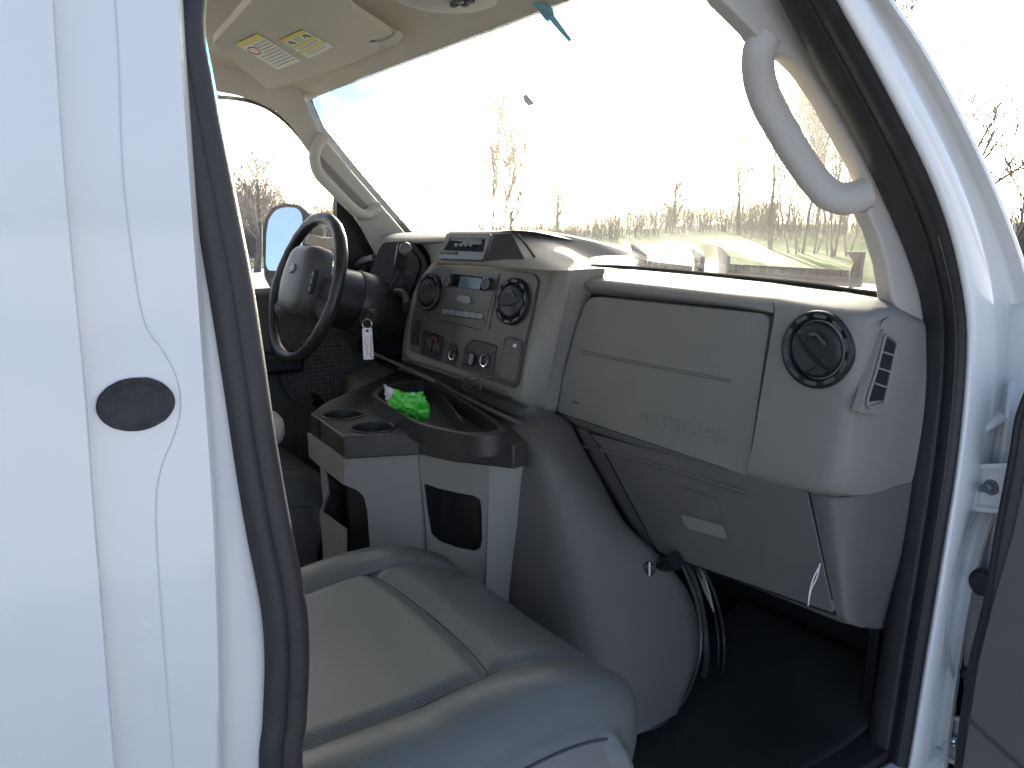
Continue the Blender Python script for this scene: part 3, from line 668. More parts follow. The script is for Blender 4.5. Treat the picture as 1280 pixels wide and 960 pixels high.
# ---- centre stack
STn = Vector((1,.13,-.2)).normalized(); ST = (STn, STn.dot(at(600,400,X=.965)))
def stq(off): return (STn, ST[1]-off)
def srow(L): return [at(x, y, pl=stq(o)) for x, y, o in L]
# surround skin: silver-grey edge at left, soft shoulder to the glove side
col0 = [(546,327,-.02),(532,345,-.03),(520,370,-.04),(513,400,-.045),(508,436,-.05),(510,452,-.06)]
rows = [srow([(540,328,-.06),(526,346,-.08),(514,371,-.09),(507,400,-.09),(502,436,-.09),(504,454,-.09)]),
        srow([(545,328,-.004),(530,346,-.006),(519,371,-.008),(512,400,-.008),(507,437,-.010),(510,452,-.02)]),
        srow([(555,327,.004),(548,340,.002),(535,375,.000),(528,405,0),(524,443,0),(528,458,-.01)]),
        srow([(600,329,.004),(596,345,.002),(588,385,.000),(582,415,0),(578,462,0),(580,476,-.01)]),
        srow([(660,334,.004),(656,350,.002),(648,385,.000),(640,425,0),(630,482,0),(632,496,-.01)]),
        srow([(690,338,.004),(684,352,.002),(674,385,.000),(664,430,0),(652,492,0),(650,503,-.01)])]
bm = bmesh.new(); bm_loft(bm, rows, (4,4))
edge = srow([(690,338,.004),(684,352,.002),(674,385,.000),(664,430,0),(652,492,0),(650,503,-.01)])
mid = [at(712,338,X=1.01), at(710,355,X=1.01), at(702,390,X=1.015), at(694,432,X=1.02), at(680,498,X=1.025), at(677,510,X=1.03)]
gle = [at(738,336,X=1.065), at(730,368,X=1.066), at(718,410,X=1.066), at(707,450,X=1.066), at(697,505,X=1.066), at(692,516,X=1.066)]
gl2 = [p+Vector((.04,0,0)) for p in gle]
bm_loft(bm, [edge, [a.lerp(b,.5)+Vector((-.008,0,0)) for a, b in zip(edge, mid)], mid, [a.lerp(b,.55)+Vector((-.012,0,0)) for a, b in zip(mid, gle)], gle, gl2], (4,4))
stk = link('centre_stack', fin(bm, False), M['dash'], VP, smooth=60)
box('stack_core', (1.02,.80,1.10), (1.12,1.22,1.40), M['void'], stk, 0)
# dark bezel plate
bez = pslab('stack_bezel', [(546,333,6),(560,332,0),(610,335,0),(668,342,5),(672,352,0),(664,392,0),(654,435,0),(646,480,4),(640,485,3),(600,471,0),(560,456,0),(511,438,5),(514,402,0),(521,372,0),(534,343,0)], stq(.010), .012, M['bezel'], stk, bevel=.003, seg=3)
B0 = .0105
def bp(name, pts, off, th, m, par=bez, r=2, bev=.0008, **k): return pslab(name, pts, stq(B0+off), th, m, par, r=r, bevel=bev, **k)
bp('radio_face', [(566,336),(624,342),(611,412),(548,399)], .0005, -.0008, M['bezel'])
for L_ in ([(566,337),(559,352),(548,401)], [(549,401),(580,407),(602,413)], [(624,342),(616,370),(606,408)]):
    tube('radio_gap', px_list(L_, pl=stq(B0+.0012)), .0009, M['black'], bez, seg=5)
bp('radio_window', [(566,342,5),(614,348,5),(616,362,5),(608,364,4),(565,358,5),(559,350,4)], .0016, -.0015, M['gloss'])
bp('radio_display', [(576,345),(602,348),(600,362),(573,359)], .0034, -.0008, M['lens'], r=1)
nST = -STn
for x, y in ((562,351),(611,355)):
    kn = lathe('radio_knob', at(x, y, pl=stq(B0+.003)), nST, [(.0145,0),(.0135,.010),(.011,.012),(0,.0115)], M['dark'], bez, seg=28)
    lathe('knob_rim', at(x, y, pl=stq(B0+.003)), nST, [(.0135,.0095),(.0142,.0118),(.0125,.0125),(.0115,.0118)], M['silver'], kn, seg=28)
bp('eject_button', [(573,369,3),(589,371,3),(590,378,3),(586,380,3),(571,376,3)], .0016, -.003, M['silver'], r=3)
for i in range(6):
    x0 = 552.5+8.7*i; x1 = x0+8.2; f = lambda x: 385.5+(x-552)*.135
    bp('preset_button', [(x0+.8,f(x0)),(x1+.8,f(x1)),(x1-.4,f(x1)+6.5),(x0-.4,f(x0)+6.5)], .0016, -.0028, M['silver'], r=1, bev=.0006)
bp('button_well', [(551,384,3),(604,391.5,3),(605,400,3),(599,400.5,3),(550,393,3)], .0012, -.0006, M['black'], r=3)
# round centre vents
vent(at(537,365,pl=stq(.0125)), nST, .047, 'air_vent', stk, vane=.6)
vent(at(641,377,pl=stq(.012)), nST, .052, 'air_vent', stk, vane=.9)
# lower row of controls
bp('switch_panel', [(520,400,2),(527,401,2),(522,432,2),(513,429,2)], .0008, -.0015, M['black'])
bp('rocker_switch', [(520,402),(525,403),(523,414),(518,413)], .0024, -.004, M['dark'])
bp('climate_panel', [(529,412,3),(555,421,3),(551,452,3),(525,442,3)], .0008, -.0015, M['black'])
for (x, y, rr_) in ((539,431,.018),(549,435,.012)):
    kn = lathe('climate_knob', at(x, y, pl=stq(B0+.002)), nST, [(rr_,0),(rr_*.92,.012),(rr_*.7,.014),(0,.014)], M['dark'], bez, seg=28)
    bm = bmesh.new(); c_ = at(x, y, pl=stq(B0+.017)); u, v, n = basis(nST); bm_box(bm, c_, u*.0018, v*rr_*.85, n*.003); link('knob_pointer', fin(bm), M['dark'], kn, .0006)
arc = [at(539,431,pl=stq(B0+.0035)) + basis(nST)[0]*math.cos(a)*.0205 + basis(nST)[1]*math.sin(a)*.0205 for a in [R(-60+10*i) for i in range(17)]]
tube('red_scale', arc, .0011, M['red'], bez, seg=5)
tube('climate_edge', px_list([(525,443),(538,448),(551,453)], pl=stq(B0+.002)), .0008, M['silver'], bez, seg=5)
def socket(x, y, r, name='power_socket'):
    s = lathe(name, at(x, y, pl=stq(B0+.002)), nST, [(r*1.25,-.001),(r*1.2,.004),(r*1.02,.0045)], M['dark'], bez, seg=28)
    lathe('socket_ring', at(x, y, pl=stq(B0+.002)), nST, [(r*1.02,.004),(r,.0062),(r*.86,.0060),(r*.82,.002)], M['chrome'], s, seg=28)
    lathe('socket_hole', at(x, y, pl=stq(B0+.002)), nST, [(r*.84,.003),(r*.8,-.001),(0,-.001)], M['void'], s, seg=28)
bp('socket_plate', [(562,428,2),(572,431,2),(568,457,2),(558,454,2)], .0008, -.0015, M['dark'])
socket(567,444,.0115)
bp('control_recess', [(592,424,3),(621,432,2),(616,470,2),(576,460,2),(581,434,3)], .0006, -.0012, M['dark'])
tube('recess_edge', px_list([(580,458),(582,433),(592,425),(606,428),(621,433)], pl=stq(B0+.002)), .0014, M['black'], bez, seg=6)
tube('recess_edge', px_list([(577,461),(595,467),(614,472)], pl=stq(B0+.002)), .0010, M['silver'], bez, seg=6)
kn = lathe('light_knob', at(589,449,pl=stq(B0+.002)), nST, [(.0165,0),(.0155,.010),(.012,.014),(0,.014)], M['black'], bez, seg=28)
bm = bmesh.new(); u, v, n = basis(nST); bm_box(bm, at(589,449,pl=stq(B0+.018)), u*.003, v*.0125, n*.004); link('knob_grip', fin(bm), M['silver'], kn, .001)
socket(607,451,.0135)
bp('storage_recess', [(634,421,3),(652,426,3),(646,477,5),(622,471,5)], .0008, -.0014, M['dash2'])
tube('recess_rim', crv(px_list([(652,427),(634,421),(629,440),(623,470),(632,477),(645,480),(650,450),(652,428)], pl=stq(B0+.002)), 4), .0013, M['bezel'], bez, seg=6)
bp('pocket_lid', [(635,424),(650,428),(647,442),(632,438)], .0022, -.0015, M['dash2'])
lathe('lock_button', at(644,432,pl=stq(B0+.004)), nST, [(.004,0),(.004,.003),(.002,.0032),(.0018,.001),(0,.001)], M['wht'], bez, seg=16)

# ---- top hump with switch pod
hr_ = [[at(562,290,X=.985), at(556,306,X=.962), at(547,325,X=.945), at(545,331,X=.950)],
       [at(614,290,X=.985), at(610,306,X=.962), at(604,327,X=.945), at(603,333,X=.950)],
       [at(630,290,X=1.02), at(628,306,X=.985), at(632,327,X=.955), at(632,334,X=.955)],
       [at(645,290,X=1.08), at(651,306,X=1.03), at(662,325,X=.985), at(662,336,X=.965)],
       [at(668,294,X=1.12), at(674,308,X=1.06), at(684,326,X=1.01), at(688,338,X=.985)],
       [at(702,303,X=1.17), at(706,314,X=1.10), at(710,329,X=1.05), at(714,338,X=1.02)],
       [at(742,321,X=1.22), at(740,327,X=1.14), at(738,333,X=1.09), at(738,337,X=1.065)]]
hr2 = [[r[0]+Vector((.26,0,-.03)), r[0]+Vector((.10,0,.000))] + r for r in hr_]
hump = loft('stack_hood', hr2, M['dash'], VP, (4,4), smooth=60)
HPn = (at(546,325,X=.945)-at(562,291,X=.985)).cross(at(604,326,X=.945)-at(546,325,X=.945)).normalized()
HP = (HPn, HPn.dot(at(580,308,X=.962)))
sg = 1 if HPn.dot(ray(580,308)) > 0 else -1; HP = (HPn*sg, HP[1]*sg)
def hpq(o): return (HP[0], HP[1]-o)
pod = pslab('switch_pod', [(563,292,3),(614,292,3),(603,325,4),(547,323,4)], hpq(.009), .008, M['silver'], hump, bevel=.002,
            holes=[[(562,297),(607,298),(604,315),(553,313)]])
pslab('pod_cavity', [(561,296),(609,297),(605,316),(552,314)], hpq(.0045), .001, M['void'], hump, bevel=0)
pslab('pod_lip', [(550,313),(571,314),(570,317),(549,316)], hpq(.012), .004, M['dark'], hump, bevel=.0006)
for i in range(4):
    pslab('holder_fin', [(579+i*6.2,301.5),(584+i*6.2,301.5),(582.5+i*6.2,305.5),(576.5+i*6.2,305.5)], hpq(.008), .003, M['silver'], hump, bevel=.0004)
    pslab('holder_clip', [(568+i*6,304),(572+i*6,304),(571.5+i*6,308),(568+i*6,308)], hpq(.010), .003, M['silver'], hump, bevel=.0004)
tube('pod_edge', crv(px_list([(616,292),(611,306),(604,327)], pl=hpq(.008)), 3), .0016, M['dark'], hump, seg=6)
pslab('pod_side_panel', [(618,293),(640,292),(656,324),(608,326)], plane((1,.45,-.35), at(632,310,X=.965)), -.002, M['dark'], hump, bevel=.001)
tube('pod_side_trim', px_list([(647,293),(657,305),(668,321)], pl=plane((1,.5,-.5), at(657,305,X=1.0))), .003, M['dark'], hump, seg=6)

# ---- driver side dash: top pad, hood, cluster, face
dr = [[at(474,301,X=1.10), at(472,306,X=1.08), at(470,316,X=1.06), at(467,330,X=1.05), at(460,350,X=1.05)],
      [at(481,292,X=1.12), at(480,298,X=1.06), at(479,304,X=1.03), at(477,318,X=1.03), at(470,350,X=1.04)]]
bm = bmesh.new()
top1 = [(476,297),(484,292),(520,291),(562,290)]
rws = [[at(x, y+dy, X=X_) for x, y in top1] for dy, X_ in ((-.2,1.40),(0,1.12),(5,1.03),(12,1.0),(16,1.03))]
bm_loft(bm, rws, (4,4))
face = [[at(x, y, X=X_) for x, y, X_ in r] for r in (
  [(476,306,1.04),(500,303,1.03),(535,302,1.02),(560,302,1.0)],
  [(470,322,1.06),(500,322,1.06),(533,320,1.02),(555,318,.99)],
  [(460,350,1.07),(500,350,1.07),(526,352,1.02),(545,335,.97)],
  [(455,400,1.07),(490,400,1.07),(514,392,1.02),(526,350,.975)],
  [(452,440,1.06),(480,450,1.04),(507,440,1.02),(511,400,.985)])]
bm_loft(bm, face, (3,3))
ddash = link('driver_dash', fin(bm, False), M['dash'], VP, smooth=60)
CP = plane((1,0,-.15), at(500, 350, X=.985))
hood_c = pslab('instrument_cluster', [(479,303,4),(515,301,5),(530,320,4),(534,332,4),(529,348,3),(518,380,3),(506,440,3),(470,452,0),(448,440,0),(450,380,0),(457,350,3),(468,328,3),(472,314,3)], CP, .03, M['gloss'], ddash, bevel=.003)
pslab('cluster_lens', [(486,310),(510,308),(523,322),(526,334),(520,350),(512,372),(470,366),(474,335)], (CP[0], CP[1]-.001), -.002, M['gloss'], hood_c, bevel=.001)
for x, y, r_ in ((512,358,.035),(498,340,.028)):
    tube('gauge_ring', [at(x, y, pl=(CP[0], CP[1]-.0045)) + Vector((0, math.cos(a)*r_, math.sin(a)*r_)) for a in [2*math.pi*i/28 for i in range(28)]], .0011, M['dark'], hood_c, seg=5, closed=True)
lv = vent(at(452,341,X=1.03), (-1,.1,.1), .040, 'air_vent', ddash, 0)
tube('vent_surround', crv(px_list([(445,360),(443,344),(448,330),(458,324),(468,322)], X=1.02), 4), .010, M['silver'], ddash, seg=10)
box('under_dash', (1.06,1.18,.95), (1.30,1.74,1.20), M['black'], VP, .03)

# ---- steering wheel, column, levers
WC = Vector((.713,1.386,1.37)); ti = .31
wu = Vector((math.sin(ti), 0, math.cos(ti))); wv = Vector((-.05, 1, 0)).normalized(); wnn = wu.cross(wv).normalized()
if wnn.x > 0: wnn = -wnn
def wpt(a, r, h=0): return WC + (wu*math.cos(a) + wv*math.sin(a))*r + wnn*h
sw = lathe('steering_wheel', WC - wnn*.03, wnn, [(.0,.0),(.075,.0),(.07,.02),(.05,.03),(0,.03)], M['dark'], VP, seg=32)
bm = bmesh.new(); pth = [wpt(2*math.pi*i/96, .185) for i in range(96)]
rr_ = [.0155 + .0004*math.cos(24*2*math.pi*i/96) + .001*math.sin(5*2*math.pi*i/96) for i in range(96)]
bm_tube(bm, pth, rr_, 14, closed=True, ref=wnn); link('rim', fin(bm), M['wheel'], sw, smooth=80)
for ang in (1.50, -1.50, 1.95, -1.95):     # four spokes
    a0 = ang; p0, p1 = wpt(a0, .06, -.012), wpt(a0, .180, -.002)
    tube('spoke', crv([p0, p0.lerp(p1,.5)-wnn*.004, p1], 3), [.034,.030,.028,.026,.025,.025,.026], M['pad'], sw, seg=12, flat=.35, ref=wnn)
b = bmesh.new()    # padded hub, rounded trapezoid dome
outl = rnd([(-.062,.095),(.062,.095),(.085,.03),(.078,-.055),(.045,-.085),(-.045,-.085),(-.078,-.055),(-.085,.03)], .03, 4)
rws = []
for sc, h in ((1.03,-.022),(1.04,.0),(1.0,.022),(.93,.034),(.80,.041),(.5,.045),(.2,.046),(.01,.0465)):
    rws.append([WC + wv*p.x*sc + wu*(p.y*sc+.01) + wnn*h for p in outl])
bm_loft(b, rws, (2,1), cu=True); link('airbag_pad', fin(b), M['pad'], sw, smooth=60)
ec = WC + wu*.040 + wnn*.0475
em = lathe('emblem', ec, wnn + wu*.05, [(.021,-.004),(.021,.001),(.019,.002),(.0185,.001),(0,.0012)], [M['silver']], sw, seg=36, sx=1, sy=.62)
lathe('emblem_field', ec, wnn + wu*.05, [(.018,.0012),(.0175,.0018),(0,.002)], M['lens'], em, seg=36, sx=1, sy=.60)
text('emblem_script', 'Ford', ec + wnn*.0022, -wv, wu, .0150, M['wht'], em, ext=.0003, sx=1.2)
for s_ in (-1, 1):   # thumb buttons
    b = bmesh.new(); bm_box(b, WC + wv*s_*.092 + wu*.015 + wnn*.022, wv*.009, wu*.030, wnn*.006); o = link('cruise_switch', fin(b), M['black'], sw, .003)
    for k in (-.018, 0, .018):
        b = bmesh.new(); bm_box(b, WC + wv*s_*.092 + wu*(.015+k) + wnn*.0285, wv*.0055, wu*.006, wnn*.001); link('switch_mark', fin(b), M['silver'], o, .0006)
cax = -wnn
c0 = WC + cax*.02
col_path = [WC+cax*.03, WC+cax*.06, WC+cax*.065, WC+cax*.14, WC+cax*.20, WC+cax*.36]
sc_ = tube('steering_column', col_path, [.060,.064,.078,.082,.078,.065], M['wheel'], VP, seg=24)
tube('column_shroud', [WC+cax*.13, WC+cax*.135, WC+cax*.18, WC+cax*.20], [.083,.086,.086,.080], M['dark'], sc_, seg=24)
# gear lever
gl_ = tube('gear_lever', crv([at(486,364,X=.93), at(494,352,X=.925), at(499,343,X=.92), at(501,333,X=.91)], 4), .0045, M['chrome'], VP, seg=10)
tube('lever_grip', crv([at(501,336,X=.915), at(501,325,X=.91), at(503,315,X=.905), at(505,309,X=.90)], 3), [.009,.014,.0165,.0165,.0165,.0160,.017,.017,.018,.016], M['dark'], gl_, seg=16, smooth=60)
lathe('lever_cap', at(506,311,X=.893), (-1,-.5,.15), [(.017,-.006),(.0165,.001),(.013,.004),(0,.005)], M['bezel'], gl_, seg=24)
tube('lever_boot', [at(470,376,X=.94), at(480,366,X=.93), at(490,366,X=.94)], [.018,.020,.012], M['black'], gl_, seg=12)
tube('column_bracket', crv([at(492,366,X=.95), at(503,366,X=.95), at(508,375,X=.95), at(507,386,X=.96)], 3), .011, M['bezel'], sc_, seg=10)
tube('wiper_stalk', crv([at(382,349,Y=1.52), at(388,347,Y=1.50), at(400,352,Y=1.47)], 3), [.010,.012,.010], M['black'], VP, seg=10)
# ignition lock, key, tag
ign = lathe('ignition_lock', at(460,398,X=.84), (-.8,-.6,.1), [(.026,-.03),(.026,.0),(.022,.006),(.018,.006),(.016,.002),(0,.002)], M['dark'], sc_, seg=24)

kt = empty('key_tag', at(459,408,X=.80), 'white plastic key tag with red print hanging from the ignition', 'key tag')
KP = plane((.6,.8,0), at(459,425,X=.80))
tube('key_ring', [at(459+6*math.cos(a), 405+6*math.sin(a), pl=KP) for a in [2*math.pi*i/20 for i in range(20)]], .0012, M['chrome'], kt, seg=6, closed=True)
tg = pslab('tag', [(453,410,2),(465,410,2),(467.5,449,2),(454.5,449.5,2)], KP, -.0025, M['wht'], kt, bevel=.0006, holes=[[(457.5,412),(461,412),(461,415),(457.5,415)]])
KQ = (KP[0], KP[1]-.0028 if KP[0].dot(ray(459,425)) > 0 else KP[1]+.0028)
b = bmesh.new(); rg = random.Random(2)
for i in range(13):
    y = 420+i*2.1; bm_tube(b, [at(463+rg.uniform(-1,1.2), y, pl=KQ), at(464.2+rg.uniform(-1,1), y+1.4, pl=KQ)], .0011, 5)
for x, y in ((455,413),(464,413),(456,446.5),(465.5,446)): bm_tube(b, [at(x-.8,y,pl=KQ), at(x+.8,y,pl=KQ)], .0010, 5)
link('tag_print', fin(b), M['red'], tg)
b = bmesh.new(); pp = [at(457+rg.uniform(-1.3,2.8), 421+i*1.7, pl=KQ) for i in range(15)]; bm_tube(b, pp, .0006, 5); link('tag_handwriting', fin(b), M['ink'], tg)
tube('key', [at(459,400,X=.82), at(459,404,X=.81)], [.006,.009], M['black'], kt, seg=8)

# ================================================================ ENGINE COVER (dog house)
def dgl(L): return [at(x, y, **{k: v}) for x, y, k, v in L]
dg = [
 dgl([(470,446,'X',1.10),(540,474,'X',1.08),(600,492,'X',1.07),(650,506,'X',1.07),(694,516,'X',1.07),(714,531,'X',1.075)]),
 dgl([(440,448,'X',1.05),(500,475,'X',1.02),(590,505,'X',.99),(645,520,'X',.985),(688,528,'X',1.0),(722,548,'X',1.06)]),
 dgl([(430,470,'X',.95),(520,515,'X',.92),(585,530,'X',.91),(640,537,'X',.905),(690,548,'X',.95),(752,602,'X',1.06)]),
 dgl([(430,520,'X',.90),(530,560,'X',.88),(600,575,'X',.87),(652,575,'X',.868),(700,590,'X',.90),(782,655,'X',1.04)]),
 dgl([(430,600,'X',.88),(530,640,'X',.87),(600,660,'X',.855),(655,660,'X',.855),(722,680,'X',.885),(824,695,'X',1.06)]),
 dgl([(430,700,'X',.87),(530,720,'X',.865),(600,730,'X',.85),(660,740,'X',.84),(745,765,'X',.885),(862,745,'X',1.12)]),
 dgl([(430,800,'X',.86),(530,820,'X',.85),(600,830,'X',.84),(665,840,'X',.82),(765,850,'X',.88),(873,810,'X',1.13)]),
 dgl([(430,900,'X',.83),(530,900,'X',.83),(600,910,'X',.80),(690,915,'X',.78),(780,922,'X',.85),(845,893,'X',1.0)])]
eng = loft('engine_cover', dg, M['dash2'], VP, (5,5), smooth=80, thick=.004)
# ledge rim around the tray
tube('cover_rim', crv([at(x, y, Z=1.165) for x, y in [(462,440),(500,456),(538,474)]]+[at(550,479,Z=1.15), at(566,489,Z=1.14), at(588,500,Z=1.135), at(614,513,Z=1.13), at(642,526,Z=1.12), at(664,536,Z=1.10)], 4), .0045, M['dash2'], eng, seg=12, smooth=80, flat=1.6, ref=Vector((1,.6,0)))
lo1 = [at(502,448,pl=stq(-.01)), at(545,461,pl=stq(-.005)), at(590,477,pl=stq(-.005)), at(640,496,pl=stq(-.005)), at(672,508,X=1.02), at(694,516,X=1.06)]
lo2 = [at(496,462,X=.99), at(545,480,X=.985), at(590,500,X=.98), at(640,518,X=.98), at(672,526,X=.99), at(697,534,X=1.02)]
loft('lower_stack', [[p+Vector((.01,0,.01)) for p in lo1], lo1, [a.lerp(c,.5)+Vector((.012,0,0)) for a, c in zip(lo1, lo2)], lo2], M['dash2'], eng, (4,4), thick=.003)
# glossier edge bead at the foot of the cover
tube('cover_edge', crv([at(x, y, X=X_) for x, y, X_ in [(780,918,.86),(815,910,.93),(838,896,1.0),(858,868,1.06),(872,830,1.12),(876,795,1.14),(870,750,1.13),(850,700,1.10)]], 4), .004, M['bezel'], eng, seg=8)
wb = tube('wire_bundle', crv([at(x, y, X=X_) for x, y, X_ in [(848,690,1.16),(862,712,1.17),(874,750,1.18),(882,800,1.19),(879,850,1.15),(860,892,1.08),(835,922,1.0)]], 5), .008, M['dark'], VP, seg=10)
for d in (7, 14):
    tube('wire', crv([at(x+d, y, X=X_+.02) for x, y, X_ in [(850,685,1.17),(866,712,1.18),(882,750,1.19),(891,800,1.20),(888,850,1.16),(866,898,1.08)]], 5), .004, M['black'], wb, seg=8)
pslab('wire_insulation', [(866,703),(876,704),(886,740),(892,766),(880,740)], plane((1,0,0),(1.20,0,0)), .004, M['trim'], wb, bevel=.001)
lt = lathe('latch_knob', at(811,712,X=1.02), (-.5,-.85,0), [(.013,-.02),(.013,.002),(.009,.004),(0,.004)], M['black'], VP, seg=20)
tube('latch_body', px_list([(815,711),(822,708),(832,705),(845,700)], X=1.05), [.007,.007,.016,.018], M['black'], lt, seg=10)
pslab('latch_mark', [(811,703),(813,703),(813,720),(811,720)], plane((.5,.85,0), at(811,712,X=1.004)), .001, M['seam'], lt, bevel=0)

# ================================================================ FLOOR CONSOLE
Z0, Z1 = 1.07, 1.118
k1, k2, k3, k4, k5 = at(384,541,Z=Z0), at(430,570,Z=Z0), at(522,567,Z=Z0), at(612,581,Z=Z0), at(660,577,Z=Z0)
cons = empty('floor_console', Vector((.75,.9,.62)), '', ''); del cons['label'], cons['category']; cons.parent = VP; cons.location = Vector((.75,.9,.62)) - wpos(VP)
pA, pB, pC, pD = vplane(k1,k2), vplane(k2,k3), vplane(k3,k4), vplane(k4,k5)
cm = M['console']
pslab('console_side', [(384,541),(430,570),(430,607),(405,587),(407,600),(409,618),(404,632),(402,640),(431,662),(431,730),(404,705),(402,673),(399,642),(404,628),(401,600),(400,584),(386,571)], pA, .006, cm, cons, bevel=.001)
pslab('console_side', [(430,570),(522,567),(530,640),(538,745),(460,745),(462,680),(459,640),(455,621,4),(446,613),(430,606)], pB, .006, cm, cons, bevel=.0012)
pslab('console_side', [(522,567),(560,572),(612,581),(608,745),(538,745),(530,640)], pC, .006, cm, cons, bevel=.0012,
      holes=[[(529,604),(548,611),(570,616),(592,620),(600,625),(602,640),(602.5,675),(600,685),(592,689),(570,685),(548,677),(538,668),(533,640)]])
pslab('console_side', [(612,581),(660,577),(652,660),(644,745),(638,810),(605,810)], pD, .006, cm, cons, bevel=.0012)
# inner lining of the pockets
for a_, c_ in ((k1,k2),(k2,k3),(k3,k4),(k4,k5)):
    d_ = (c_-a_).normalized(); n_ = Vector((0,0,1)).cross(d_).normalized()
    if n_.dot(a_-CAM) < 0: n_ = -n_
    q_ = [a_+n_*.085+d_*.0, c_+n_*.085]
    slab('pocket_lining', [Vector((q_[0].x,q_[0].y,.63)), Vector((q_[1].x,q_[1].y,.63)), Vector((q_[1].x,q_[1].y,1.06)), Vector((q_[0].x,q_[0].y,1.06))], n_*.004, M['dark'], cons, bevel=0)
ins = at(572,650,pl=pC); 
back = [k1+Vector((.02,.05,0)), k2+Vector((.02,-.0,0)), k3+Vector((.0,.0,0)), k4, k5, k5+Vector((.05,.3,0)), k1+Vector((.25,.10,0))]
# dark top trim: plinth with two cup holders
ctr = sum(back, Vector())/len(back)
def zz(p, z): q = p.copy(); q.z = z; return q
tp = [(388,517),(430,546),(525,541),(560,548),(606,553),(642,557),(660,553)]
tpo = [at(x, y, Z=Z1) for x, y in tp]
backpts = [at(585,478,Z=Z1), at(500,462,Z=Z1), at(430,492,Z=Z1), at(405,504,Z=Z1)]
base = tpo + backpts
cups = [at(429,519,Z=Z1), at(466,535,Z=Z1)]
def circ(c, r, n=28): return [c + Vector((math.cos(2*math.pi*i/n)*r, math.sin(2*math.pi*i/n)*r, 0)) for i in range(n)]
trimt = slab('console_top', base, Vector((0,0,-.046)), M['dark'], cons, [circ(cups[0], .044), circ(cups[1], .044)], bevel=.007, seg=3)
for c in cups:
    lathe('cup_well', c+Vector((0,0,.0)), (0,0,1), [(.047,.002),(.0445,.003),(.0425,.001),(.0415,-.03),(.040,-.042),(.0,-.042)], M['dark'], cons, seg=36)
for L_, kk in (([(393,522),(399,526),(399,547),(393,543)], 0), ([(430,548),(438,548),(438,571),(431,571)], 1)):
    P0 = (pA, pB)[kk]; sgn_ = 1 if P0[0].dot(ray(430,560)) > 0 else -1
    pslab('cup_slot', L_, (P0[0]*sgn_, P0[1]*sgn_-.004), .004, M['void'], cons, bevel=0)
# tray, raised dark bin
tr = [(466,494),(471,486),(484,480),(528,473),(556,486),(600,512),(629,533),(630,541),(600,545),(560,539),(520,528),(490,510)]
ZT = 1.150
to = [at(x, y, Z=ZT) for x, y in tr]; tc_ = sum(to, Vector())/len(to)
to = crv(to, 3, True); ti_ = [tc_ + (p-tc_)*.90 for p in to]
slab('tray_rim', to, Vector((0,0,-.040)), M['dark'], cons, [ti_], bevel=.004, seg=3)
slab('tray_floor', ti_, Vector((0,0,-.004)), M['black'], cons, bevel=0).location.z -= .032
b = bmesh.new(); a_, c_ = at(552,500,Z=1.135), at(578,533,Z=1.135); d = (c_-a_)/2; bm_box(b, (a_+c_)/2, d, Vector((0,0,1)).cross(d).normalized()*.0022, Vector((0,0,.014))); link('tray_divider', fin(b), M['dark'], cons, .001)

# ================================================================ SEATS
def seat(y0, name_label=None):
    """seat about the centre line Y=y0"""
    s = empty('seat', Vector((.35,y0,.62)), '', ''); del s['label'], s['category']; s.parent = VP; s.location = Vector((.35,y0,.62)) - wpos(VP)
    return s
HW = .305
def cush_pt(x, t, X1=.69):
    """top of the cushion: t = -1 (right) .. 1 (left)"""
    a = abs(t); bol = .016*math.exp(-((a-.80)/.16)**2)
    e = max(0, (a-.84)/.16); z = .935 + bol - .034*e**2.4
    z += .010*math.cos(t*1.3) * 1.0
    fx = max(0, (x-.50)/.2); z += .010*math.sin(min(1, max(0, (x-.40)/.25))*math.pi) - .050*fx**3
    z -= .010*math.exp(-((a-.62)/.035)**2)*(1 if x < .66 else .4)          # long seams
    if a < .62:
        xs = .53 - .02*(a/.6)**2; z -= .012*math.exp(-((x-xs)/.016)**2) # cross seam
        z -= .004*math.cos(a*5)
    return z
def edge_x(t): return .700 - .050*abs(t)**2.2 - .05*max(0, (abs(t)-.8)/.2)**2
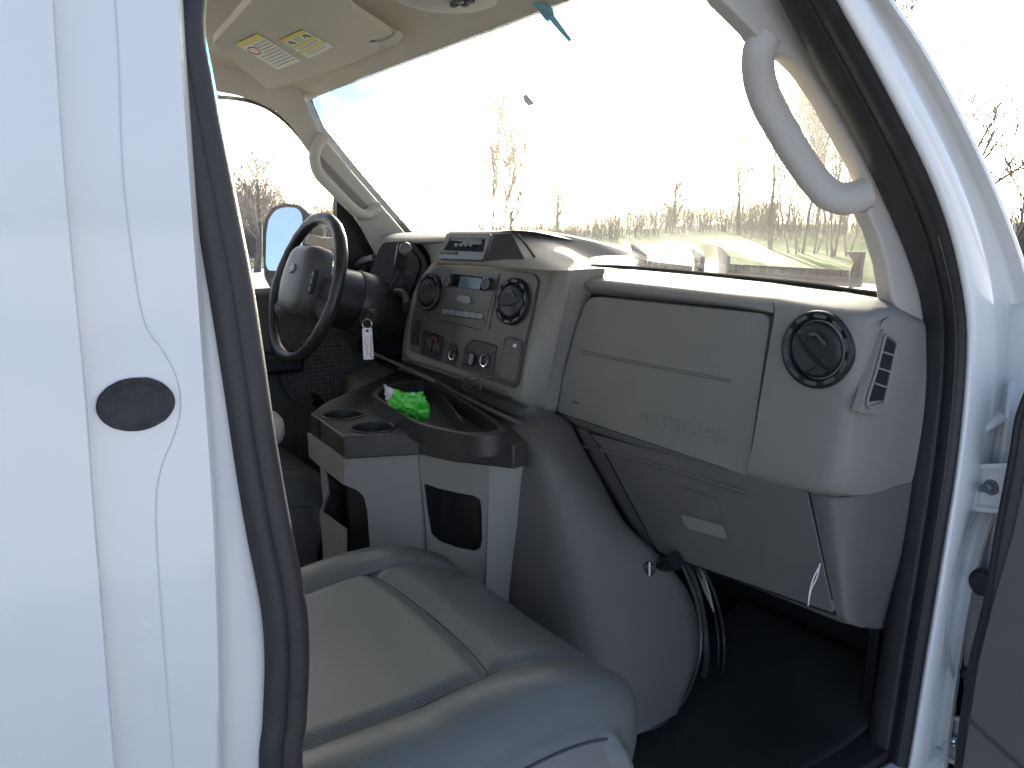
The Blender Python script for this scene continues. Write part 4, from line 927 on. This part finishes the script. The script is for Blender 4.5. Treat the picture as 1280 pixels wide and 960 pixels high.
def build_seat(y0, mirror=1, cloth=False):
    s = seat(y0); L = M['leather']
    def grid(t0, t1, f0, f1, nt, nx, m, name):
        b = bmesh.new(); g = []
        for i in range(nt+1):
            t = t0+(t1-t0)*i/nt; r = []
            for j in range(nx+1):
                f = f0+(f1-f0)*j/nx; x = -.02 + (edge_x(t)+.02)*f
                if f1 > .99 and name == 'cushion': pass
                r.append(b.verts.new(Vector((x, y0 + t*HW, cush_pt(x, t)))))
            g.append(r)
        for i in range(nt):
            for j in range(nx): b.faces.new([g[i][j], g[i+1][j], g[i+1][j+1], g[i][j+1]])
        return link(name, fin(b, False), m, s, smooth=80)
    # bolsters and front wrap in one skin, insert panels perforated
    fs = lambda t: (.53-.02*(abs(t)/.6)**2+.02)/(edge_x(t)+.02)
    b = bmesh.new(); NT, NX = 96, 84; g = []
    for i in range(NT+1):
        t = -1+2*i/NT; r = []
        for j in range(NX+1):
            x = -.02 + (edge_x(t)+.02)*j/NX; r.append(b.verts.new(Vector((x, y0+t*HW, cush_pt(x, t)))))
        # roll over the front and down
        e = r[-1].co.copy(); nrm = Vector((1, .45*t, 0)).normalized() if abs(t) > .5 else Vector((1, .3*t, 0)).normalized()
        for dx, dz in ((.012,-.006),(.022,-.016),(.030,-.032),(.034,-.055),(.034,-.085),(.028,-.12),(.012,-.155),(-.01,-.18)):
            r.append(b.verts.new(e + nrm*dx + Vector((0,0,dz))))
        g.append(r)
    for i in range(NT):
        for j in range(len(g[0])-1):
            f = b.faces.new([g[i][j], g[i+1][j], g[i+1][j+1], g[i][j+1]])
            t = -1+2*(i+.5)/NT
            f.material_index = 1 if (abs(t) < .62 and j < NX-4) else 0
    # sides
    for i, sgn in ((0, -1), (NT, 1)):
        prev = g[i]
        for dy, dz in ((.006,-.006),(.008,-.016),(.020,-.030),(.028,-.085),(.020,-.14),(.004,-.175)):
            cur = []
            for q in g[i]:
                p = q.co.copy()
                k = max(0, 1-(e.z-p.z)) ; fz = min(p.z+dz, p.z) if q in g[i][:NX+1] else p.z+dz*.5
                cur.append(b.verts.new(Vector((p.x, p.y+sgn*dy, fz))))
            for j in range(len(cur)-1):
                fa = [prev[j], prev[j+1], cur[j+1], cur[j]]
                b.faces.new(fa if sgn < 0 else fa[::-1]).material_index = 2 if dz < -.018 else 0
            prev = cur
    me = fin(b); cu = link('cushion', me, [M['leather'], M['leatherp'], M['vinyl']] if not cloth else [M['cloth']]*3, s, smooth=80)
    # stitched seams
    def st(pts, r=.0014): tube('seam', pts, r, M['thread'], cu, seg=5)
    for sg_ in (-1, 1):
        st([Vector((x, y0+sg_*.62*HW, cush_pt(x, sg_*.62)+.0006)) for x in [i*.02 for i in range(0, 33)]], .0012)
        st([Vector((x, y0+sg_*(HW+.0095), cush_pt(x, sg_*1.0)-.0155)) for x in [i*.02 for i in range(0, 32)]], .0018)
    st([Vector((.53-.02*(abs(t)/.6)**2, y0+t*HW, cush_pt(.53-.02*(abs(t)/.6)**2, t)+.0006)) for t in [-.62+.031*i for i in range(41)]], .0012)
    # backrest and base
    bb = bmesh.new(); rws = []
    for z, x, w in ((.93,-.03,.9),(1.1,-.06,1.),(1.3,-.10,1.),(1.45,-.14,.95),(1.54,-.17,.75)):
        rws.append([Vector((x-.10, y0+w*HW*1, z)), Vector((x-.02, y0+w*HW, z)), Vector((x+.03, y0+w*HW*.8, z)), Vector((x+.0, y0, z)), Vector((x+.03, y0-w*HW*.8, z)), Vector((x-.02, y0-w*HW, z)), Vector((x-.10, y0-w*HW, z)), Vector((x-.13, y0, z))])
    bm_loft(bb, rws, (3,3), cu=True); link('backrest', fin(bb), M['leather'] if not cloth else M['cloth'], s, smooth=80)
    box('seat_base', (.05, y0-.24, .62), (.55, y0+.24, .79), M['black'], s, .02)
    return s
SY = .375
build_seat(SY)
ds = build_seat(1.40, cloth=True)
# light-coloured knob of the driver's armrest
b = bmesh.new(); rws = []
for x, r in ((.30,.03),(.36,.045),(.44,.052),(.50,.050),(.54,.040),(.556,.022)):
    rws.append([Vector((x, 1.14+math.cos(a)*r*.75, 1.075+math.sin(a)*r)) for a in [2*math.pi*i/12 for i in range(12)]])
bm_loft(b, rws, (3,2), cu=True); link('armrest', fin(b), M['trim'], ds, smooth=80)

# floor: rubber mat with grooves
mt = loft('rubber_mat', [[Vector((x, y, .628+.05*max(0,(x-1.15)/.25)**2+.006*math.sin(x*9+y*4))) for y in (.10,.2,.3,.4,.5)] for x in (.7,.85,1.0,1.15,1.25,1.40)], M['carpet'], VP, (5,5), thick=.004)
# ================================================================ LOOSE THINGS
b = bmesh.new(); rg = random.Random(7)
wp = at(510, 508, Z=1.155); wu_ = (at(537,512,Z=1.155)-at(484,500,Z=1.155)); wl_ = wu_.length; wu_.normalize(); wvv = Vector((-.25,.0,1)).normalized(); wnr = wu_.cross(wvv).normalized()
NX_, NY_ = 22, 12
for side in (-1, 1):
    g_ = []
    for i in range(NX_+1):
        s0 = i/NX_*2-1; r = []
        for j in range(NY_+1):
            t0 = j/NY_*2-1; puff = (1-abs(s0)**3)*(1-abs(t0)**2.5)
            p = wp + wu_*(s0*wl_*.5*(1-.06*abs(t0))) + wvv*(t0*.031*(1+.15*noise.noise(Vector((s0*3,1,2)))) + .008*s0*s0 + .004) + wnr*side*(.014*puff)
            k = (abs(noise.noise(Vector((s0*2.2+t0, t0*1.6, 5+side*.3))))-.2)*.016*(1-abs(s0*t0)) + abs(noise.noise(Vector((s0*5, t0*3, 9))))*.010
            p += wnr*k; r.append(b.verts.new(p))
        g_.append(r)
    for i in range(NX_):
        for j in range(NY_):
            f = b.faces.new([g_[i][j], g_[i+1][j], g_[i+1][j+1], g_[i][j+1]])
            if i < 6 and j > NY_*.45+ i*.4: f.material_index = 1
            elif i < 5: f.material_index = 2 if j < 4 else 0
me = fin(b); sb = link('snack_wrapper', me, [M['green'], M['lilac'], M['cream']], None, smooth=28)
thing(sb, 'crumpled green snack wrapper lying in the black console tray', 'wrapper')

st_ = tube('white_string', crv([A(1025,704,1.068), A(1021,722,1.062), A(1014,737,1.060), A(1010,757,1.062)], 6), .0014, M['string'], None, seg=6)
b = bmesh.new()
bm_tube(b, crv([A(1025,704,1.068), A(1021,722,1.062), A(1014,737,1.060), A(1010,757,1.062)], 6), .0011, 6)
bm_tube(b, crv([A(1025.4,706,1.066), A(1017,722,1.058), A(1012,740,1.058), A(1010.5,756,1.062)], 6), .0011, 6)
bpy.data.objects.remove(st_)
st_ = link('white_string', fin(b), M['string'], None); thing(st_, 'thin white string dangling from the glove box seam', 'string')
b = bmesh.new()
bm_tube(b, crv(px_list([(606,458),(604,464),(600,470),(597,476)], pl=stq(.03)), 4), .0022, 6)
bm_tube(b, crv(px_list([(600,472),(593,470),(585,471),(580,478),(580,486),(586,488),(593,482),(597,474)], pl=stq(.035)), 4), .0014, 6)
bm_tube(b, crv(px_list([(598,474),(590,476),(582,482),(588,484),(596,480)], pl=stq(.04)), 4), .0012, 6)
bm_tube(b, crv(px_list([(603,468),(601,480),(600,487)], pl=stq(.035)), 4), .0018, 6)
cb = link('charger_cord', fin(b), M['bezel'], None); thing(cb, 'small looped dark cord hanging below the right power socket', 'cord')

# cowl panel, plus dark vent slabs standing in for reflections in the windshield
def cowl(L): return L
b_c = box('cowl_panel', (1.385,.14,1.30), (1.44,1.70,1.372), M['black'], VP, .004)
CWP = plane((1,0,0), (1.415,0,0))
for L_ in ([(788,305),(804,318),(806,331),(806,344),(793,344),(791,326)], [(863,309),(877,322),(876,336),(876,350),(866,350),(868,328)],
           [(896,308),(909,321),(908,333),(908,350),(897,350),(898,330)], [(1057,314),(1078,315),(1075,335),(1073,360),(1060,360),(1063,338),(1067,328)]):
    pslab('vent_reflection_end', L_, CWP, .012, M['black'], b_c, bevel=.001)
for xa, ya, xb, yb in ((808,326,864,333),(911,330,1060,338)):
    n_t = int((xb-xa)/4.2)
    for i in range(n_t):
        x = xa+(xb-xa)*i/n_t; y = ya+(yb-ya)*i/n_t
        pslab('vent_reflection_tooth', [(x,y),(x+1.9,y),(x+1.9,y+9),(x,y+9)], CWP, .010, M['black'], b_c, bevel=0)
    pslab('vent_reflection_rail', [(xa,ya+5),(xb,yb+4),(xb,yb+20),(xa,ya+20)], (CWP[0], CWP[1]+.012), .004, M['black'], b_c, bevel=0)
# dash-top defroster grilles (they mirror in the windshield)
for y0_, y1_ in ((.25,.58),(.64,.88),(1.0,1.5)):
    zt = .0
    fr0 = box('defroster_grille', (1.262,y0_,1.392), (1.330,y1_,1.398), M['black'], dash, .001)
    for k in range(int((y1_-y0_)/.012)):
        box('grille_fin', (1.300,y0_+.006+k*.012,1.398), (1.326,y0_+.009+k*.012,1.404), M['dash'], fr0, 0)
    for q in (y0_-.012, y1_): box('grille_end', (1.255,q,1.388), (1.332,q+.012,1.408), M['dark'], fr0, .001)

def refl_at(px, py, zt):
    """where the windshield mirrors this sight line onto the dash top at height zt"""
    v = ray(px, py); n = WS[0]; t = (WS[1]-n.dot(CAM))/n.dot(v); p = CAM+v*t; r = v - 2*v.dot(n)*n
    return p + r*((zt-p.z)/r.z)

# ================================================================ OUTDOORS
def struct(o): o['kind'] = 'structure'; return o
b = bmesh.new(); N = 60; g_ = []
def gz(x, y):
    a = math.degrees(math.atan2(x, y+.62)); d = math.hypot(x, y)
    k = max(0, min(1, (a-33)/12)); return k*max(0, min(1, (d-24)/34))*1.75
xs = [-600,-300,-150,-80,-40,-20,-10,0,5,10,15,20,25,30,35,40,46,52,60,70,85,110,160,300,600]
for x in xs: g_.append([b.verts.new((x, y, 0)) for y in xs])
for i in range(len(xs)-1):
    for j in range(len(xs)-1):
        f = b.faces.new([g_[i][j], g_[i+1][j], g_[i+1][j+1], g_[i][j+1]]); 
gm = fin(b)
struct(link('ground', gm, M['snow'], None, smooth=80))
# unseen concrete patch under the van, added to cut light bouncing off snow
b = bmesh.new(); vs_ = [b.verts.new(Vector((.9+math.cos(2*math.pi*i/48)*(5+.8*noise.noise(Vector((i*.4,0,0)))), .9+math.sin(2*math.pi*i/48)*(4+.8*noise.noise(Vector((i*.4,5,0)))), .004))) for i in range(48)]; b.faces.new(vs_)
struct(link('added_concrete_patch', fin(b), M['concrete'], None, smooth=0))
# green field sheet on the rise at the right
b = bmesh.new(); rows = []
for d in (7, 10, 14, 18, 24, 30, 36, 44, 52, 60, 75, 110):
    rows.append([Vector((math.sin(R(a))*d, -.62+math.cos(R(a))*d, gz(math.sin(R(a))*d, -.62+math.cos(R(a))*d)+.06)) for a in (31,35,39,42,48,54,60,68,78,90)])
bm_loft(b, rows, (3,3)); struct(link('grass_field', fin(b), M['grass'], None, smooth=80))
b = bmesh.new(); rows = []
for d in (33, 36, 40):
    rows.append([Vector((math.sin(R(a))*d, -.62+math.cos(R(a))*d, .05)) for a in (-10,0,10,20,30)])
bm_loft(b, rows, (2,3)); struct(link('verge', fin(b), M['grass'], None, smooth=80))

def bend_at(px, d, z=0):
    v = ray(px, 285); h = math.hypot(v.x, v.y); return Vector((v.x/h*d, -.62+v.y/h*d, z))
def tree(px, d, top_py, label, seed, kind='spread', z0=None, wdt=.35):
    rg = random.Random(seed); base = bend_at(px, d); base.z = gz(base.x, base.y)-.1 if z0 is None else z0
    v = ray(px, top_py); h = v.z/math.hypot(v.x, v.y)*d + 1.52 - base.z
    t = empty('bare_tree', base, label, 'tree', 'bare winter trees beyond the lot')
    bt, bc = bmesh.new(), bmesh.new()
    def branch(p, dr, ln, r, lvl):
        n = 4 if lvl < 2 else 3; pts = [p]; d_ = dr.copy()
        for i in range(n):
            d_ = (d_ + Vector((rg.gauss(0,.12), rg.gauss(0,.12), rg.gauss(.05,.06)))).normalized(); pts.append(pts[-1] + d_*ln/n)
        rad = [max(.014 if kind == 'clump' else .009, r*(1-.75*i/n)) for i in range(n+1)]
        bm_tube(bt if lvl < 1 else bc, pts, rad, 6 if lvl < 1 else 3, caps=False)
        if lvl >= 4: return
        k = (13, 7, 5, 2)[lvl] if kind == 'spread' else ((8, 5, 3, 2)[lvl] if kind == 'sparse' else (10, 7, 5, 2)[lvl])
        for i in range(k):
            f = rg.uniform(.25 if lvl == 0 else .15, 1.0); q = pts[min(n-1, int(f*n))].lerp(pts[min(n, int(f*n)+1)], f*n-int(f*n))
            an = rg.uniform(0, 2*math.pi); sp_ = rg.uniform(.40, .9) if kind in ('spread', 'sparse') else rg.uniform(.15, .42)
            ax = d_.orthogonal().normalized(); ax.rotate(Matrix.Rotation(an, 3, d_)); nd = (d_*math.cos(sp_) + ax*math.sin(sp_)).normalized()
            branch(q, nd, ln*rg.uniform(.42, .66)*(1.1-.35*f if lvl == 0 else 1), r*(1-.7*f)*.55, lvl+1)
    if kind == 'clump':
        for i in range(6):
            an = rg.uniform(0, 6.28); l = rg.uniform(.05, .3); branch(Vector((math.cos(an)*.5, math.sin(an)*.5, 0))+base, Vector((math.cos(an)*l, math.sin(an)*l, 1)).normalized(), h*rg.uniform(.6,.9), wdt*.3, 1)
        branch(base, Vector((0,0,1)), h*.85, wdt*.4, 0)
    else: branch(base, Vector((rg.uniform(-.05,.05), rg.uniform(-.05,.05), 1)).normalized(), h*.72, wdt*.5, 0)
    tr_ = link('trunk', fin(bt), M['bark'], t, smooth=60); link('crown', fin(bc), M['twig'], t, smooth=0)
    return t
tree(318, 30, 175, 'bare spreading tree on snow right of the green utility box', 11, 'spread', wdt=.3)
tree(286, 42, 215, 'bare tree close beside the rubber seal in the side window', 12, 'spread')
tree(505, 48, 178, 'lone thin bare tree just right of the driver pillar', 13, 'spread', wdt=.22)
tree(610, 45, 140, 'tallest bare tree, upright, above the centre of the dashboard', 14, 'clump', wdt=.2)
tree(636, 50, 178, 'narrow upright bare tree just right of the tallest one', 15, 'spread', wdt=.22)
tree(700, 52, 205, 'low bare tree in the sun glare above the dashboard hump', 16, 'spread')
tree(842, 50, 212, 'bare bushy tree standing alone above the airbag cover', 17, 'spread')
tree(925, 46, 165, 'slim bare tree left of the passenger grab handle', 18, 'spread', wdt=.25)
tree(965, 36, 90, 'bare tree partly behind the passenger grab handle', 19, 'spread', wdt=.2)
tree(1005, 34, 40, 'bare multi-stem tree seen through the passenger grab handle', 20, 'clump', wdt=.16)
tree(1045, 33, 60, 'bare multi-stem tree beside the passenger pillar', 21, 'clump', wdt=.15)
tree(1250, 16, 120, 'bare tree with crooked branches outside, right of the white pillar', 22, 'sparse', z0=0, wdt=.2)
tree(1190, 24, 90, 'thin bare tree top just peeking over the white pillar', 23, 'sparse', z0=0)
# thicket: one mass of stems
def thicket(name, a0, a1, d0, d1, h0, h1, n, seed, label):
    rg = random.Random(seed); b = bmesh.new()
    for i in range(n):
        a = rg.uniform(a0, a1); d = rg.uniform(d0, d1); x, y = math.sin(R(a))*d, -.62+math.cos(R(a))*d
        z = gz(x, y); h = rg.uniform(h0, h1)*(1+.35*noise.noise(Vector((a*.22, 3, seed)))); p = Vector((x, y, z-.1)); lean = Vector((rg.gauss(0,.14), rg.gauss(0,.14), 1)).normalized()
        q = p + lean*h; w = rg.uniform(.010,.028); s = Vector((math.cos(R(a)), -math.sin(R(a)), 0))*w
        b.faces.new([b.verts.new(p-s), b.verts.new(p+s), b.verts.new(q)])
        for k in range(11):
            f = rg.uniform(.05, .98); c = p.lerp(q, f); dr = Vector((rg.gauss(0,1), rg.gauss(0,1), rg.uniform(.4,1.6))).normalized()*rg.uniform(.5,1.4)
            ww = dr.cross(Vector((0,0,1))).normalized()*.014
            b.faces.new([b.verts.new(c-ww), b.verts.new(c+ww), b.verts.new(c+dr)])
    o = link(name, fin(b, False), M['twig'], None, smooth=0, kind='stuff', label=label, category='thicket'); return o
thicket('thicket', -8, 24, 44, 58, 2.8, 4.0, 4200, 1, 'brown leafless thicket along the lot behind the side window')
thicket('thicket', 23, 52, 48, 62, 1.0, 2.0, 1900, 2, 'pale leafless brush line seen through the windshield')
thicket('thicket', 60, 78, 18, 30, 1.0, 1.9, 1100, 3, 'reddish brown brush outside, right of the white pillar')
thicket('thicket', 50, 63, 42, 50, 1.2, 3.0, 500, 5, 'twiggy brush at the foot of the trees behind the passenger grab handle')
ub = bend_at(303, 25); bx = box('utility_box', ub+Vector((-.17,-.15,0)), ub+Vector((.17,.15,.52)), M['box'], None, .02)
thing(bx, 'small dark green utility box standing in the snow near the seal', 'utility box')

for o in bpy.data.objects:
    if '_w' in o: del o['_w']
